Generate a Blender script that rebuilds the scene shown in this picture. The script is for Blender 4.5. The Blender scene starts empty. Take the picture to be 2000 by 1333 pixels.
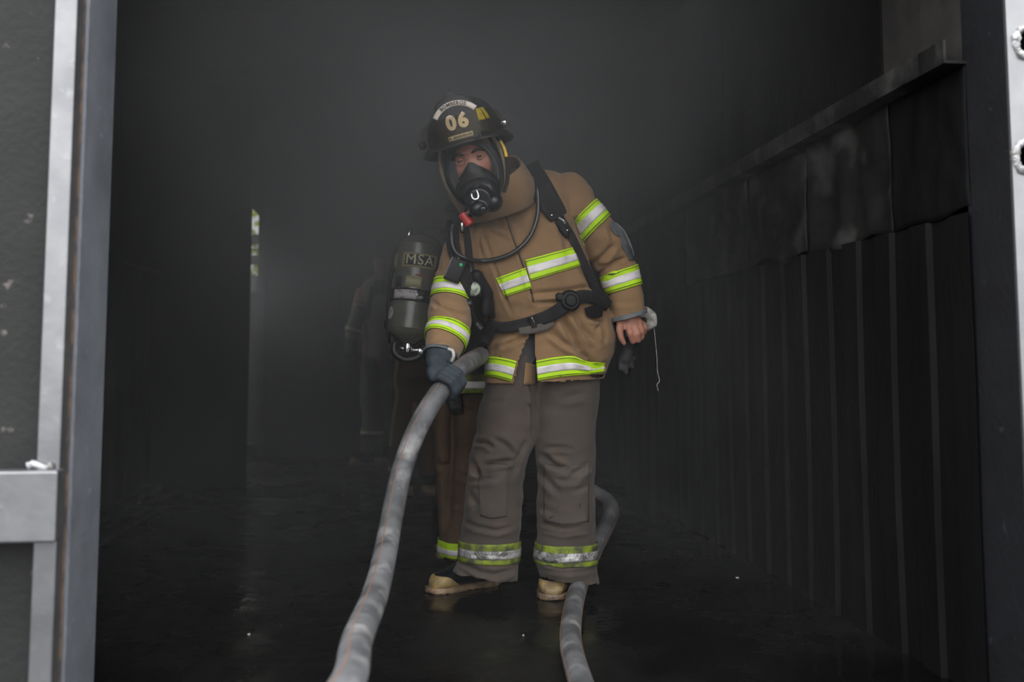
import bpy, bmesh, math, random
import numpy as np
from mathutils import Vector, Matrix, noise
from mathutils.bvhtree import BVHTree

random.seed(7)
SC = bpy.context.scene
COL = SC.collection

# ------------------------------------------------------------------ camera
CAM_H = 0.82
LENS = 35.0
PITCH = math.radians(4.9)
FPX = 2000 * LENS / 36.0
YAW = math.atan(213 * math.cos(PITCH) / FPX)
SHIFT_Y = (700 - 666.5 - FPX * math.tan(PITCH)) / 2000.0
cam = bpy.data.cameras.new('camera')
cam.lens = LENS
cam.sensor_width = 36.0
cam.shift_y = SHIFT_Y
cam.clip_start = 0.05
cam.dof.use_dof = True
cam.dof.focus_distance = 3.34
cam.dof.aperture_fstop = 2.2
cam_o = bpy.data.objects.new('camera', cam)
cam_o.location = (0, 0, CAM_H)
cam_o.rotation_euler = (math.pi / 2 + PITCH, 0, -YAW)
COL.objects.link(cam_o)
SC.camera = cam_o

# ------------------------------------------------------------------ sky: even overcast daylight
w = bpy.data.worlds.new('overcast_sky')
SC.world = w
w.use_nodes = True
bg = w.node_tree.nodes['Background']
# standard overcast sky: brightness (1 + 2 sin(elevation)) / 3, brightest overhead
_n, _l = w.node_tree.nodes, w.node_tree.links
_tc = _n.new('ShaderNodeTexCoord'); _sx = _n.new('ShaderNodeSeparateXYZ')
_l.new(_tc.outputs['Generated'], _sx.inputs[0])
_mr = _n.new('ShaderNodeMapRange')
for _i, _v in ((1, 0.0), (2, 1.0), (3, 0.72), (4, 1.55)): _mr.inputs[_i].default_value = _v
_l.new(_sx.outputs[2], _mr.inputs[0])
_l.new(_mr.outputs[0], bg.inputs[1])
bg.inputs[0].default_value = (0.97, 0.985, 1.0, 1)

SC.view_settings.view_transform = 'Standard'
SC.view_settings.look = 'None'
SC.view_settings.exposure = 1.55
SC.view_settings.gamma = 1.0
SC.view_settings.use_curve_mapping = False
SC.cycles.use_denoising = True

# ------------------------------------------------------------------ helpers
_sp, _cp, _sy, _cy = math.sin(PITCH), math.cos(PITCH), math.sin(YAW), math.cos(YAW)
CF = np.array([_sy * _cp, _cy * _cp, _sp])
CR = np.array([_cy, -_sy, 0.0])
CU = np.array([-_sy * _sp, -_cy * _sp, _cp])
CO = np.array([0.0, 0.0, CAM_H])


def ray(px, py):
    return CF + CR * ((px - 1000) / FPX) + CU * ((666.5 - py) / FPX + SHIFT_Y * 2000 / FPX)


def at(px, py, Y):
    """the point of the place that lies at depth Y (metres into the building) on this line of sight"""
    d = ray(px, py)
    return CO + d * (Y / d[1])


def on_floor(px, py, z=0.0):
    d = ray(px, py)
    return CO + d * ((z - CAM_H) / d[2])


def proj(V):
    q = np.asarray(V) - CO
    f = q @ CF
    return np.stack([1000 + FPX * (q @ CR) / f, 666.5 - FPX * ((q @ CU) / f) + SHIFT_Y * 2000], -1)


def catmull(arr, n):
    """n evenly spread samples of a smooth curve through the rows of arr"""
    a = np.asarray(arr, float)
    m = len(a)
    t = np.linspace(0, m - 1, n)
    i = np.clip(t.astype(int), 0, m - 2)
    u = (t - i)[:, None]
    g = lambda k: a[np.clip(k, 0, m - 1)]
    p0, p1, p2, p3 = g(i - 1), g(i), g(i + 1), g(i + 2)
    return 0.5 * (2 * p1 + (p2 - p0) * u + (2 * p0 - 5 * p1 + 4 * p2 - p3) * u ** 2 + (3 * p1 - p0 - 3 * p2 + p3) * u ** 3)


def sample(arr, t):
    a = np.asarray(arr, float)
    m = len(a)
    t = np.clip(np.asarray(t, float), 0, m - 1)
    i = np.clip(t.astype(int), 0, m - 2)
    u = (t - i)[:, None]
    g = lambda k: a[np.clip(k, 0, m - 1)]
    p0, p1, p2, p3 = g(i - 1), g(i), g(i + 1), g(i + 2)
    return 0.5 * (2 * p1 + (p2 - p0) * u + (2 * p0 - 5 * p1 + 4 * p2 - p3) * u ** 2 + (3 * p1 - p0 - 3 * p2 + p3) * u ** 3)


ORG = {}


def tag(o, label=None, cat=None, group=None, kind=None):
    if label: o['label'] = label
    if cat: o['category'] = cat
    if group: o['group'] = group
    if kind: o['kind'] = kind
    return o


def empty(name, loc):
    o = bpy.data.objects.new(name, None)
    o.empty_display_size = 0.1
    o.location = loc
    COL.objects.link(o)
    ORG[o] = np.array(loc, float)
    return o


def obj(name, V, F, mat, parent=None, smooth=True, origin=None):
    """one mesh object; V in place coordinates"""
    V = np.asarray(V, float).reshape(-1, 3)
    if parent is not None and origin is None:
        o0 = ORG[parent]
    elif origin is not None:
        o0 = np.array(origin, float)
    else:
        lo, hi = V.min(0), V.max(0)
        o0 = np.array([(lo[0] + hi[0]) / 2, (lo[1] + hi[1]) / 2, lo[2]])
    me = bpy.data.meshes.new(name)
    me.from_pydata((V - o0).tolist(), [], [list(f) for f in F])
    me.update()
    if smooth:
        me.polygons.foreach_set('use_smooth', [True] * len(me.polygons))
    if mat: me.materials.append(mat)
    o = bpy.data.objects.new(name, me)
    if parent is not None:
        o.parent = parent
        o.location = o0 - ORG[parent]
    else:
        o.location = o0
    ORG[o] = o0
    COL.objects.link(o)
    return o


def merge(*parts):
    V, F, n = [], [], 0
    for v, f in parts:
        v = np.asarray(v, float).reshape(-1, 3)
        V.append(v)
        F += [tuple(i + n for i in g) for g in f]
        n += len(v)
    return np.concatenate(V), F


def boxm(x0, x1, y0, y1, z0, z1):
    V = [(x, y, z) for x in (x0, x1) for y in (y0, y1) for z in (z0, z1)]
    F = [(0, 1, 3, 2), (4, 6, 7, 5), (0, 4, 5, 1), (2, 3, 7, 6), (0, 2, 6, 4), (1, 5, 7, 3)]
    return np.array(V, float), F


def bevel_box(x0, x1, y0, y1, z0, z1, r=0.004, seg=2):
    bm = bmesh.new()
    v, f = boxm(x0, x1, y0, y1, z0, z1)
    vs = [bm.verts.new(p) for p in v]
    for g in f: bm.faces.new([vs[i] for i in g])
    bmesh.ops.recalc_face_normals(bm, faces=bm.faces)
    bmesh.ops.bevel(bm, geom=bm.edges[:], offset=r, segments=seg, affect='EDGES', profile=0.5)
    bm.verts.index_update()
    V = np.array([q.co[:] for q in bm.verts])
    F = [tuple(q.index for q in p.verts) for p in bm.faces]
    bm.free()
    return V, F


def grid_faces(nv, nu, closed):
    F = []
    m = nu if closed else nu - 1
    for j in range(nv - 1):
        for i in range(m):
            k = (i + 1) % nu
            F.append((j * nu + i, j * nu + k, (j + 1) * nu + k, (j + 1) * nu + i))
    return F


def tube(P, R, nu=16, cap=True):
    """round tube along points P (already dense) with radius R (scalar or list)"""
    P = np.asarray(P, float)
    n = len(P)
    R = np.ones(n) * R if np.isscalar(R) else np.asarray(R, float)
    T = np.gradient(P, axis=0)
    T /= np.linalg.norm(T, axis=1)[:, None] + 1e-12
    ref = np.array([0, 0, 1.0]) if abs(T[0][2]) < 0.9 else np.array([1.0, 0, 0])
    N = np.cross(T[0], ref); N /= np.linalg.norm(N)
    V = []
    for j in range(n):
        N = N - T[j] * (N @ T[j]); N /= np.linalg.norm(N)
        B = np.cross(T[j], N)
        a = np.linspace(0, 2 * math.pi, nu, endpoint=False)
        V.append(P[j] + R[j] * (np.cos(a)[:, None] * N + np.sin(a)[:, None] * B))
    V = np.concatenate(V)
    F = grid_faces(n, nu, True)
    if cap:
        V = np.concatenate([V, P[:1], P[-1:]])
        a, b = n * nu, n * nu + 1
        F += [(a, (i + 1) % nu, i) for i in range(nu)]
        F += [(b, (n - 1) * nu + i, (n - 1) * nu + (i + 1) % nu) for i in range(nu)]
    return V, F


def capsule(p, q, r0, r1, nu=14):
    p, q = np.asarray(p, float), np.asarray(q, float)
    d = q - p
    L = np.linalg.norm(d); d = d / (L + 1e-9)
    P, R = [], []
    for a in np.linspace(-math.pi / 2 + .08, 0, 5): P.append(p + d * r0 * math.sin(a)); R.append(r0 * math.cos(a))
    for t in np.linspace(0, 1, 5)[1:-1]: P.append(p + d * L * t); R.append(r0 + (r1 - r0) * t)
    for a in np.linspace(0, math.pi / 2 - .08, 5): P.append(q + d * r1 * math.sin(a)); R.append(r1 * math.cos(a))
    return tube(P, R, nu)


def chain(pts, rad, nu=14):
    return merge(*[capsule(pts[i], pts[i + 1], rad[i], rad[i + 1], nu) for i in range(len(pts) - 1)])


def ellipsoid(c, r, nu=24, nv=16, M=None):
    V = []
    for j in range(1, nv):
        t = math.pi * j / nv
        for i in range(nu):
            a = 2 * math.pi * i / nu
            V.append((r[0] * math.sin(t) * math.cos(a), r[1] * math.sin(t) * math.sin(a), r[2] * math.cos(t)))
    V += [(0, 0, r[2]), (0, 0, -r[2])]
    V = np.array(V)
    if M is not None: V = V @ np.array(M).T
    V = V + np.array(c)
    F = [tuple(reversed(f)) for f in grid_faces(nv - 1, nu, True)]
    a, b = (nv - 1) * nu, (nv - 1) * nu + 1
    F += [(a, i, (i + 1) % nu) for i in range(nu)]
    F += [(b, (nv - 2) * nu + (i + 1) % nu, (nv - 2) * nu + i) for i in range(nu)]
    return V, F


def remesh(VF, voxel, smooth=4):
    """fuse overlapping closed shells into one continuous surface"""
    V, F = VF
    me = bpy.data.meshes.new('tmp')
    me.from_pydata(V.tolist(), [], [list(f) for f in F])
    bm = bmesh.new(); bm.from_mesh(me)
    bmesh.ops.recalc_face_normals(bm, faces=bm.faces)
    bm.to_mesh(me); bm.free()
    o = bpy.data.objects.new('tmp', me)
    COL.objects.link(o)
    m = o.modifiers.new('r', 'REMESH'); m.mode = 'VOXEL'; m.voxel_size = voxel
    if smooth:
        s = o.modifiers.new('s', 'SMOOTH'); s.factor = 0.5; s.iterations = smooth
    dg = bpy.context.evaluated_depsgraph_get()
    e = o.evaluated_get(dg).to_mesh()
    n = len(e.vertices)
    W = np.empty(n * 3); e.vertices.foreach_get('co', W)
    G = [tuple(p.vertices) for p in e.polygons]
    bpy.data.objects.remove(o); bpy.data.meshes.remove(me)
    return W.reshape(-1, 3), G


def vnormals(V, F):
    Q = np.array([(f + (f[-1],) * (4 - len(f)))[:4] for f in F])
    n = np.cross(V[Q[:, 2]] - V[Q[:, 0]], V[Q[:, 3]] - V[Q[:, 1]])
    N = np.zeros_like(V)
    for k in range(4): np.add.at(N, Q[:, k], n)
    return N / (np.linalg.norm(N, axis=1)[:, None] + 1e-12)


def creases(V, F, lines, amp=1.0):
    """press folds (given as lines on the front of a garment) into its surface: (points, half width, depth)"""
    N = vnormals(V, F)
    P = proj(V)
    toc = CO - V; toc /= np.linalg.norm(toc, axis=1)[:, None]
    wgt = np.clip(np.sum(N * toc, 1) * 2.0, 0, 1)
    D = np.zeros(len(V))
    for pts, wd, dep in lines:
        pts = np.array(pts, float)
        lo, hi = pts.min(0) - 5 * wd, pts.max(0) + 5 * wd
        sel = np.where((P[:, 0] > lo[0]) & (P[:, 0] < hi[0]) & (P[:, 1] > lo[1]) & (P[:, 1] < hi[1]) & (wgt > 0))[0]
        if len(sel) == 0: continue
        Q = P[sel]
        best = np.full(len(sel), 1e9); tt = np.zeros(len(sel)); sg = np.zeros(len(sel))
        n = len(pts) - 1
        for k in range(n):
            a, b = pts[k], pts[k + 1]
            ab = b - a
            t = np.clip(((Q - a) @ ab) / (ab @ ab), 0, 1)
            c = a + t[:, None] * ab
            d = np.linalg.norm(Q - c, axis=1)
            s = np.sign(ab[0] * (Q[:, 1] - a[1]) - ab[1] * (Q[:, 0] - a[0]))
            u = d < best
            best[u] = d[u]; tt[u] = (k + t[u]) / n; sg[u] = s[u]
        tap = np.clip(np.minimum(tt, 1 - tt) * 4 + .25, 0, 1)
        D[sel] += amp * dep * tap * (-np.exp(-(best / wd) ** 2) + 0.75 * np.exp(-((best - 2.1 * wd) / (1.2 * wd)) ** 2) * (sg * .35 + .65)) * wgt[sel]
    return V + N * D[:, None]


def ripple(V, F, amp, scale, stretch=(1, 1, 1), seed=0.0):
    N = vnormals(V, F)
    st = np.array(stretch) * scale
    d = np.array([noise.noise(Vector(tuple(v * st + seed))) for v in V])
    return V + N * (amp * d)[:, None]


def bvh_of(V, F):
    return BVHTree.FromPolygons([tuple(v) for v in V], F)


# rings: Lx, Ly, Rx, Ry (outline points), dz depth shift, tf front half depth, tb back half depth, tilt (near side raised), pw squareness
class Loft:
    def __init__(s, D, rings, pw=0.85):
        s.D = D
        A = []
        for r in rings:
            Lx, Ly, Rx, Ry, dz, tf, tb, tilt = r
            L, R = at(Lx, Ly, D + dz), at(Rx, Ry, D + dz)
            A.append(np.concatenate([L, R, [tf, tb, tilt]]))
        s.A = np.array(A)
        s.pw = pw

    def surf(s, ts, us, off=0.0):
        """us in radians: 0 image right, pi/2 near side, pi image left"""
        K = sample(s.A, ts)
        c, sn = np.cos(us), np.sin(us)
        cc = np.sign(c) * np.abs(c) ** s.pw
        ss = np.sign(sn) * np.abs(sn) ** s.pw
        V = []
        for k in K:
            L, R, (tf, tb, tilt) = k[:3], k[3:6], k[6:]
            C = (L + R) / 2; h = (R - L) / 2
            ax = h / (np.linalg.norm(h) + 1e-9)
            depth = np.where(ss > 0, tf, tb)[:, None] * ss[:, None] * np.array([0, -1.0, 0])
            up = tilt * ss[:, None] * np.array([0, 0, 1.0])
            p = C + cc[:, None] * h + depth + up
            rad = (c[:, None] * ax + sn[:, None] * np.array([0, -1.0, 0]))
            V.append(p + off * rad)
        return np.concatenate(V)

    def mesh(s, nv=40, nu=40, cap=True, off=0.0, t0=0, t1=None):
        t1 = len(s.A) - 1 if t1 is None else t1
        ts = np.linspace(t0, t1, nv)
        us = np.linspace(0, 2 * math.pi, nu, endpoint=False)
        V = s.surf(ts, us, off)
        F = grid_faces(nv, nu, True)
        if cap:
            V = np.concatenate([V, V[:nu].mean(0)[None], V[-nu:].mean(0)[None]])
            a, b = nv * nu, nv * nu + 1
            F += [(a, (i + 1) % nu, i) for i in range(nu)] + [(b, (nv - 1) * nu + i, (nv - 1) * nu + (i + 1) % nu) for i in range(nu)]
        return V, F

    def band(s, t0, t1, bvh=None, off=0.004, u0=0, u1=2 * math.pi, nu=56, nv=6):
        closed = abs(u1 - u0 - 2 * math.pi) < 1e-6
        us = np.linspace(u0, u1, nu, endpoint=not closed)
        V = s.surf(np.linspace(t0, t1, nv), us, off)
        if bvh is not None:
            for i in range(len(V)):
                co, n, _, d = bvh.find_nearest(Vector(V[i]))
                if co is not None and d < 0.05:
                    V[i] = np.array(co) + np.array(n) * off
        return V, grid_faces(nv, len(us), closed)


def shell(VF, th):
    """give an open sheet a thickness (outwards along its normals)"""
    V, F = VF
    N = vnormals(V, F)
    W = np.concatenate([V, V + N * th])
    n = len(V)
    cnt = {}
    for f in F:
        for i in range(len(f)):
            a, b = f[i], f[(i + 1) % len(f)]
            cnt[(a, b)] = 1
    G = [tuple(reversed(f)) for f in F] + [tuple(i + n for i in f) for f in F]
    for (a, b) in cnt:
        if (b, a) not in cnt:
            G.append((a, b, b + n, a + n))
    return W, G


def drape(bvh, top, bot, nu, nv, off, smooth=0, straight=True):
    """cloth patch between two outlines laid on a surface"""
    T, B = (catmull(top, nu), catmull(bot, nu)) if len(top) > 2 else (np.array([np.array(top[0]) + (np.array(top[-1]) - np.array(top[0])) * t for t in np.linspace(0, 1, nu)]), np.array([np.array(bot[0]) + (np.array(bot[-1]) - np.array(bot[0])) * t for t in np.linspace(0, 1, nu)]))
    dist = np.full((nv, nu), np.nan)
    D = np.empty((nv, nu, 3))
    for j in range(nv):
        for i in range(nu):
            p = T[i] + (B[i] - T[i]) * (j / (nv - 1))
            d = ray(*p); d = d / np.linalg.norm(d)
            D[j, i] = d
            h = bvh.ray_cast(Vector(CO), Vector(d))
            if h[0] is not None: dist[j, i] = h[3]
    m = np.nanmedian(dist)
    # fill misses from neighbours
    for _ in range(60):
        bad = np.isnan(dist)
        if not bad.any(): break
        for j, i in zip(*np.where(bad)):
            nb = [dist[a, b] for a, b in ((j - 1, i), (j + 1, i), (j, i - 1), (j, i + 1)) if 0 <= a < nv and 0 <= b < nu and not np.isnan(dist[a, b])]
            if nb: dist[j, i] = np.mean(nb)
    dist = np.where(np.isnan(dist), m, dist)
    for _ in range(smooth):
        p = np.pad(dist, 1, mode='edge')
        dist = np.minimum(dist, (p[:-2, 1:-1] + p[2:, 1:-1] + p[1:-1, :-2] + p[1:-1, 2:]) / 4)
    V = (CO + D * (dist - off)[..., None]).reshape(-1, 3)
    F = [tuple(reversed(f)) for f in grid_faces(nv, nu, False)]
    N = vnormals(V, F)
    if np.sum(N * (CO - V)) < 0: F = [tuple(reversed(f)) for f in F]
    return V, F


def ribbon_lines(path, nu):
    """path of (x, y, width): two border lines"""
    p = catmull(path, nu)
    t = np.gradient(p[:, :2], axis=0); t /= np.linalg.norm(t, axis=1)[:, None] + 1e-9
    n = np.stack([t[:, 1], -t[:, 0]], -1)
    return p[:, :2] + n * p[:, 2:] / 2, p[:, :2] - n * p[:, 2:] / 2


def strap(bvh, path, nu=30, nv=4, off=0.004, th=0.004, smooth=20):
    a, b = ribbon_lines(path, nu)
    return shell(drape(bvh, a, b, nu, nv, off, smooth), th)


# ------------------------------------------------------------------ materials
def mat(name, col, rough=0.7, metal=0.0, col2=None, scale=8.0, mix=(0.4, 0.65), bump=0.0, bscale=200.0, spec=0.5, rough2=None, stretch=None, col3=None, scale3=40.0, mix3=(0.62, 0.7), coat=0.0, sheen=0.0):
    m = bpy.data.materials.new(name)
    m.use_nodes = True
    nt = m.node_tree; N = nt.nodes; L = nt.links
    b = N['Principled BSDF']
    b.inputs['Base Color'].default_value = (*col, 1)
    b.inputs['Roughness'].default_value = rough
    b.inputs['Metallic'].default_value = metal
    b.inputs['Specular IOR Level'].default_value = spec
    b.inputs['Coat Weight'].default_value = coat
    b.inputs['Sheen Weight'].default_value = sheen
    tc = N.new('ShaderNodeTexCoord'); mp = N.new('ShaderNodeMapping')
    L.new(tc.outputs['Object'], mp.inputs['Vector'])
    if stretch: mp.inputs['Scale'].default_value = stretch
    cur = None

    def ramp(sc, lohi, detail=6):
        n = N.new('ShaderNodeTexNoise'); n.inputs['Scale'].default_value = sc; n.inputs['Detail'].default_value = detail
        L.new(mp.outputs['Vector'], n.inputs['Vector'])
        r = N.new('ShaderNodeValToRGB')
        r.color_ramp.elements[0].position, r.color_ramp.elements[1].position = lohi
        L.new(n.outputs['Fac'], r.inputs['Fac'])
        return r
    if col2 is not None:
        r = ramp(scale, mix)
        x = N.new('ShaderNodeMix'); x.data_type = 'RGBA'
        x.inputs['A'].default_value = (*col, 1); x.inputs['B'].default_value = (*col2, 1)
        L.new(r.outputs['Color'], x.inputs['Factor'])
        cur = x.outputs['Result']
        if rough2 is not None:
            y = N.new('ShaderNodeMix'); y.inputs['A'].default_value = rough; y.inputs['B'].default_value = rough2
            L.new(r.outputs['Color'], y.inputs['Factor']); L.new(y.outputs['Result'], b.inputs['Roughness'])
    if col3 is not None:
        r = ramp(scale3, mix3)
        x = N.new('ShaderNodeMix'); x.data_type = 'RGBA'
        if cur: L.new(cur, x.inputs['A'])
        else: x.inputs['A'].default_value = (*col, 1)
        x.inputs['B'].default_value = (*col3, 1)
        L.new(r.outputs['Color'], x.inputs['Factor'])
        cur = x.outputs['Result']
    if cur: L.new(cur, b.inputs['Base Color'])
    if bump:
        n = N.new('ShaderNodeTexNoise'); n.inputs['Scale'].default_value = bscale; n.inputs['Detail'].default_value = 3
        L.new(mp.outputs['Vector'], n.inputs['Vector'])
        u = N.new('ShaderNodeBump'); u.inputs['Strength'].default_value = bump; u.inputs['Distance'].default_value = 0.01
        L.new(n.outputs['Fac'], u.inputs['Height']); L.new(u.outputs['Normal'], b.inputs['Normal'])
    return m


M = {}
M['steel_grey'] = mat('painted_grey_steel', (.33, .33, .34), .40, .9, (.24, .24, .25), 9, (.35, .7), .03, 60, col3=(.38, .38, .39), scale3=30, mix3=(.6, .75))
M['steel_dark'] = mat('dark_grey_steel', (.15, .157, .178), .5, 0, (.10, .107, .12), 7, (.35, .7), .15, 80, col3=(.18, .19, .22), scale3=35, mix3=(.64, .75))
M['steel_bright'] = mat('bright_grey_paint', (.32, .32, .33), .40, .7, (.26, .26, .27), 9, (.4, .7), .03, 60)
M['steel_soot'] = mat('sooted_steel', (.010, .0105, .0135), .6, 0, (.0065, .0068, .0085), 6, (.35, .7), .2, 60, col3=(.022, .026, .032), scale3=28, mix3=(.68, .74))
M['plate_speck'] = mat('sooty_speckled_plate', (.012, .012, .012), .7, 0, (.02, .02, .02), 5, (.4, .7), .2, 60, col3=(.16, .14, .13), scale3=22, mix3=(.66, .74))
M['weld'] = mat('weld_bead', (.5, .5, .52), .35, .6, (.25, .24, .23), 60, (.4, .6), .4, 150)
M['rust'] = mat('rusty_weld_seam', (.12, .075, .05), .8, 0, (.05, .04, .035), 30, (.4, .6), .3, 120)
M['soot'] = mat('soot_black_sheet', (.008, .008, .0085), .55, 0, (.004, .004, .0045), 5, (.35, .7), .3, 40, spec=.12, rough2=.75, stretch=(1, 1, .35))
M['soot2'] = mat('soot_grey_liner', (.014, .0135, .013), .6, 0, (.006, .006, .006), 6, (.42, .6), .3, 40, spec=.3, col3=(.075, .071, .068), scale3=5, mix3=(.50, .66))
M['ash_plate'] = mat('ash_grey_plate', (.042, .038, .035), .75, 0, (.018, .016, .015), 6, (.4, .7), .25, 40)
M['ceiling'] = mat('sooted_ceiling_plate', (.008, .008, .008), .8, 0, (.005, .005, .005), 4, (.4, .6), .2, 30)
M['asphalt'] = mat('outside_asphalt', (.045, .045, .045), .9, 0, (.03, .03, .03), 2, (.4, .6), .3, 80)
M['tan'] = mat('tan_turnout_cloth', (.265, .158, .079), .85, 0, (.205, .122, .063), 7, (.38, .68), .25, 420, spec=.2, col3=(.15, .095, .055), scale3=16, mix3=(.62, .8), sheen=.15)
M['tan_in'] = mat('tan_lining_edge', (.20, .135, .09), .85, 0, spec=.2)
M['trouser'] = mat('grey_brown_turnout_cloth', (.086, .068, .055), .88, 0, (.060, .050, .043), 5, (.36, .66), .25, 420, spec=.2, col3=(.105, .078, .061), scale3=7, mix3=(.56, .74), sheen=.12)
M['knee'] = mat('soiled_knee_patch', (.092, .075, .063), .85, 0, (.066, .056, .050), 9, (.4, .65), .2, 300, spec=.2, col3=(.03, .02, .022), scale3=34, mix3=(.68, .73))
M['cuff_grey'] = mat('dusty_grey_trouser_cuff', (.075, .071, .069), .9, 0, (.05, .048, .047), 14, (.4, .65), .3, 300, spec=.2)
M['lime'] = mat('lime_reflective_tape', (.50, .80, .012), .6, 0, (.40, .62, .015), 14, (.4, .7), .12, 150, spec=.3, col3=(.16, .24, .03), scale3=60, mix3=(.66, .78))
M['lime_worn'] = mat('worn_lime_tape', (.22, .29, .02), .65, 0, (.06, .06, .035), 22, (.38, .62), .2, 150, spec=.3, col3=(.05, .05, .04), scale3=60, mix3=(.62, .75))
M['silver'] = mat('silver_reflective_tape', (.74, .69, .69), .45, .0, (.52, .49, .49), 26, (.42, .68), .18, 120, spec=.6)
M['silver_worn'] = mat('scuffed_silver_tape', (.50, .48, .47), .35, .3, (.13, .125, .12), 30, (.42, .6), .5, 130, spec=.6)
M['stitch'] = mat('dark_stitching', (.06, .08, .02), .8)
M['piping'] = mat('black_piping', (.012, .012, .014), .5)
M['webbing'] = mat('black_webbing', (.022, .021, .022), .8, 0, (.014, .014, .015), 30, (.4, .6), .3, 500, spec=.2)
M['webbing_b'] = mat('brown_grey_webbing_tail', (.085, .072, .062), .8, 0, bump=.3, bscale=500)
M['rubber'] = mat('black_rubber', (.014, .014, .015), .42)
M['rubber_gloss'] = mat('glossy_black_rubber', (.008, .009, .012), .12, spec=.7)
M['reg'] = mat('satin_black_rubber', (.008, .008, .009), .33)
M['hosecover'] = mat('black_rubber_line', (.016, .016, .018), .3, spec=.6)
M['plastic'] = mat('black_plastic', (.009, .009, .010), .55, spec=.25)
M['chrome'] = mat('polished_metal', (.8, .8, .8), .18, 1.0)
M['red'] = mat('red_plastic', (.42, .03, .03), .4)
M['green'] = mat('green_button', (.02, .35, .14), .4)
M['gauge'] = mat('pale_gauge_face', (.36, .40, .30), .4, 0, (.10, .11, .09), 60, (.45, .6))
M['helmet'] = mat('black_helmet_shell', (.007, .007, .007), .42, 0, (.018, .017, .016), 12, (.4, .7), .1, 60)
M['leather'] = mat('black_leather_shield', (.012, .011, .013), .6, bump=.2, bscale=200)
M['cream'] = mat('cream_letter_leather', (.72, .62, .54), .6, 0, (.6, .52, .44), 40, (.4, .7))
M['ink'] = mat('black_print', (.012, .012, .012), .6)
M['yellow'] = mat('yellow_reflective_sticker', (.70, .56, .02), .5, 0, (.40, .32, .03), 60, (.4, .65))
M['yellow_tab'] = mat('yellow_strap_tab', (.82, .52, .05), .5, 0, (.6, .36, .04), 60, (.4, .65))
M['hood'] = mat('grey_beige_knit_hood', (.20, .175, .155), .9, 0, (.155, .135, .115), 12, (.4, .7), .3, 500, spec=.2, sheen=.2)
M['hood_tan'] = mat('tan_hood_edge', (.21, .17, .115), .9, 0, (.15, .12, .085), 16, (.4, .7), .3, 300, spec=.2)
M['skin'] = mat('skin', (.42, .19, .13), .55, 0, (.34, .145, .10), 25, (.4, .7), .12, 160, spec=.4)
M['eye'] = mat('eye_white', (.34, .29, .27), .35)
M['iris'] = mat('dark_iris', (.02, .013, .010), .15)
M['brow'] = mat('dark_eyebrow_hair', (.022, .014, .011), .8)
M['glove'] = mat('blue_grey_work_glove', (.042, .056, .065), .7, 0, (.024, .030, .035), 16, (.4, .65), .3, 250, spec=.3)
M['glove_dark'] = mat('dark_sooty_glove', (.028, .028, .029), .75, 0, (.045, .043, .042), 14, (.5, .7), .3, 250)
M['knit'] = mat('white_knit_cuff', (.55, .52, .48), .9, 0, (.3, .28, .26), 60, (.4, .65), .5, 220)
M['patch'] = mat('grey_leather_patch', (.125, .135, .14), .7, 0, (.09, .097, .10), 20, (.4, .65), .2, 250)
M['hose'] = mat('dusty_grey_fire_hose', (.145, .145, .15), .6, 0, (.062, .062, .066), 10, (.36, .62), .25, 120, col3=(.30, .295, .29), scale3=13, mix3=(.52, .80))
M['rust_line'] = mat('faded_orange_line', (.24, .12, .07), .7)
M['boot_tan'] = mat('dirty_yellow_boot_rubber', (.36, .25, .10), .45, 0, (.16, .115, .065), 24, (.4, .65), .3, 120)
M['sole'] = mat('tan_boot_sole', (.28, .19, .11), .35, 0, (.12, .085, .055), 30, (.4, .65), .4, 120)
M['tank'] = mat('grey_green_cylinder_wrap', (.115, .113, .09), .24, 0, (.085, .083, .067), 14, (.4, .65), .06, 140, spec=.6)
M['tank_label'] = mat('khaki_label_border', (.34, .31, .16), .45)
M['tank_ink'] = mat('black_label_field', (.016, .016, .016), .4)
M['tank_letter'] = mat('beige_lettering', (.60, .54, .36), .45)
M['tank_red'] = mat('dull_red_line', (.30, .045, .035), .5)
M['sticker'] = mat('pale_sticker', (.48, .44, .44), .5, 0, (.3, .2, .22), 60, (.5, .6))
M['olive'] = mat('grey_olive_turnout_cloth', (.27, .265, .20), .88, 0, (.18, .178, .14), 6, (.4, .65), .25, 300, spec=.2)
M['dark_cloth'] = mat('dark_grey_turnout_cloth', (.042, .042, .042), .9, 0, (.028, .028, .028), 7, (.4, .65), .25, 300, spec=.2)
M['brown_cloth'] = mat('brown_turnout_cloth', (.105, .066, .042), .9, 0, (.07, .047, .033), 7, (.4, .65), .25, 300, spec=.2)
M['umber_cloth'] = mat('umber_turnout_cloth', (.16, .098, .045), .9, 0, (.10, .062, .032), 7, (.4, .65), .25, 300, spec=.2)
M['slate_cloth'] = mat('slate_grey_turnout_cloth', (.13, .13, .125), .9, 0, (.09, .09, .088), 7, (.4, .65), .25, 300, spec=.2)
M['leaf'] = mat('yellow_green_leaf', (.75, .78, .06), .6, 0, (.5, .6, .05), 3, (.4, .6))
M['bark'] = mat('bark', (.12, .09, .06), .9)
M['perf'] = mat('dull_perforated_metal', (.06, .058, .055), .6)
M['paper'] = mat('pale_scrap', (.5, .48, .44), .8)
M['ground_light'] = mat('yard_concrete', (.10, .10, .095), .9, 0, (.07, .07, .068), 2, (.4, .6))


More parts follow.
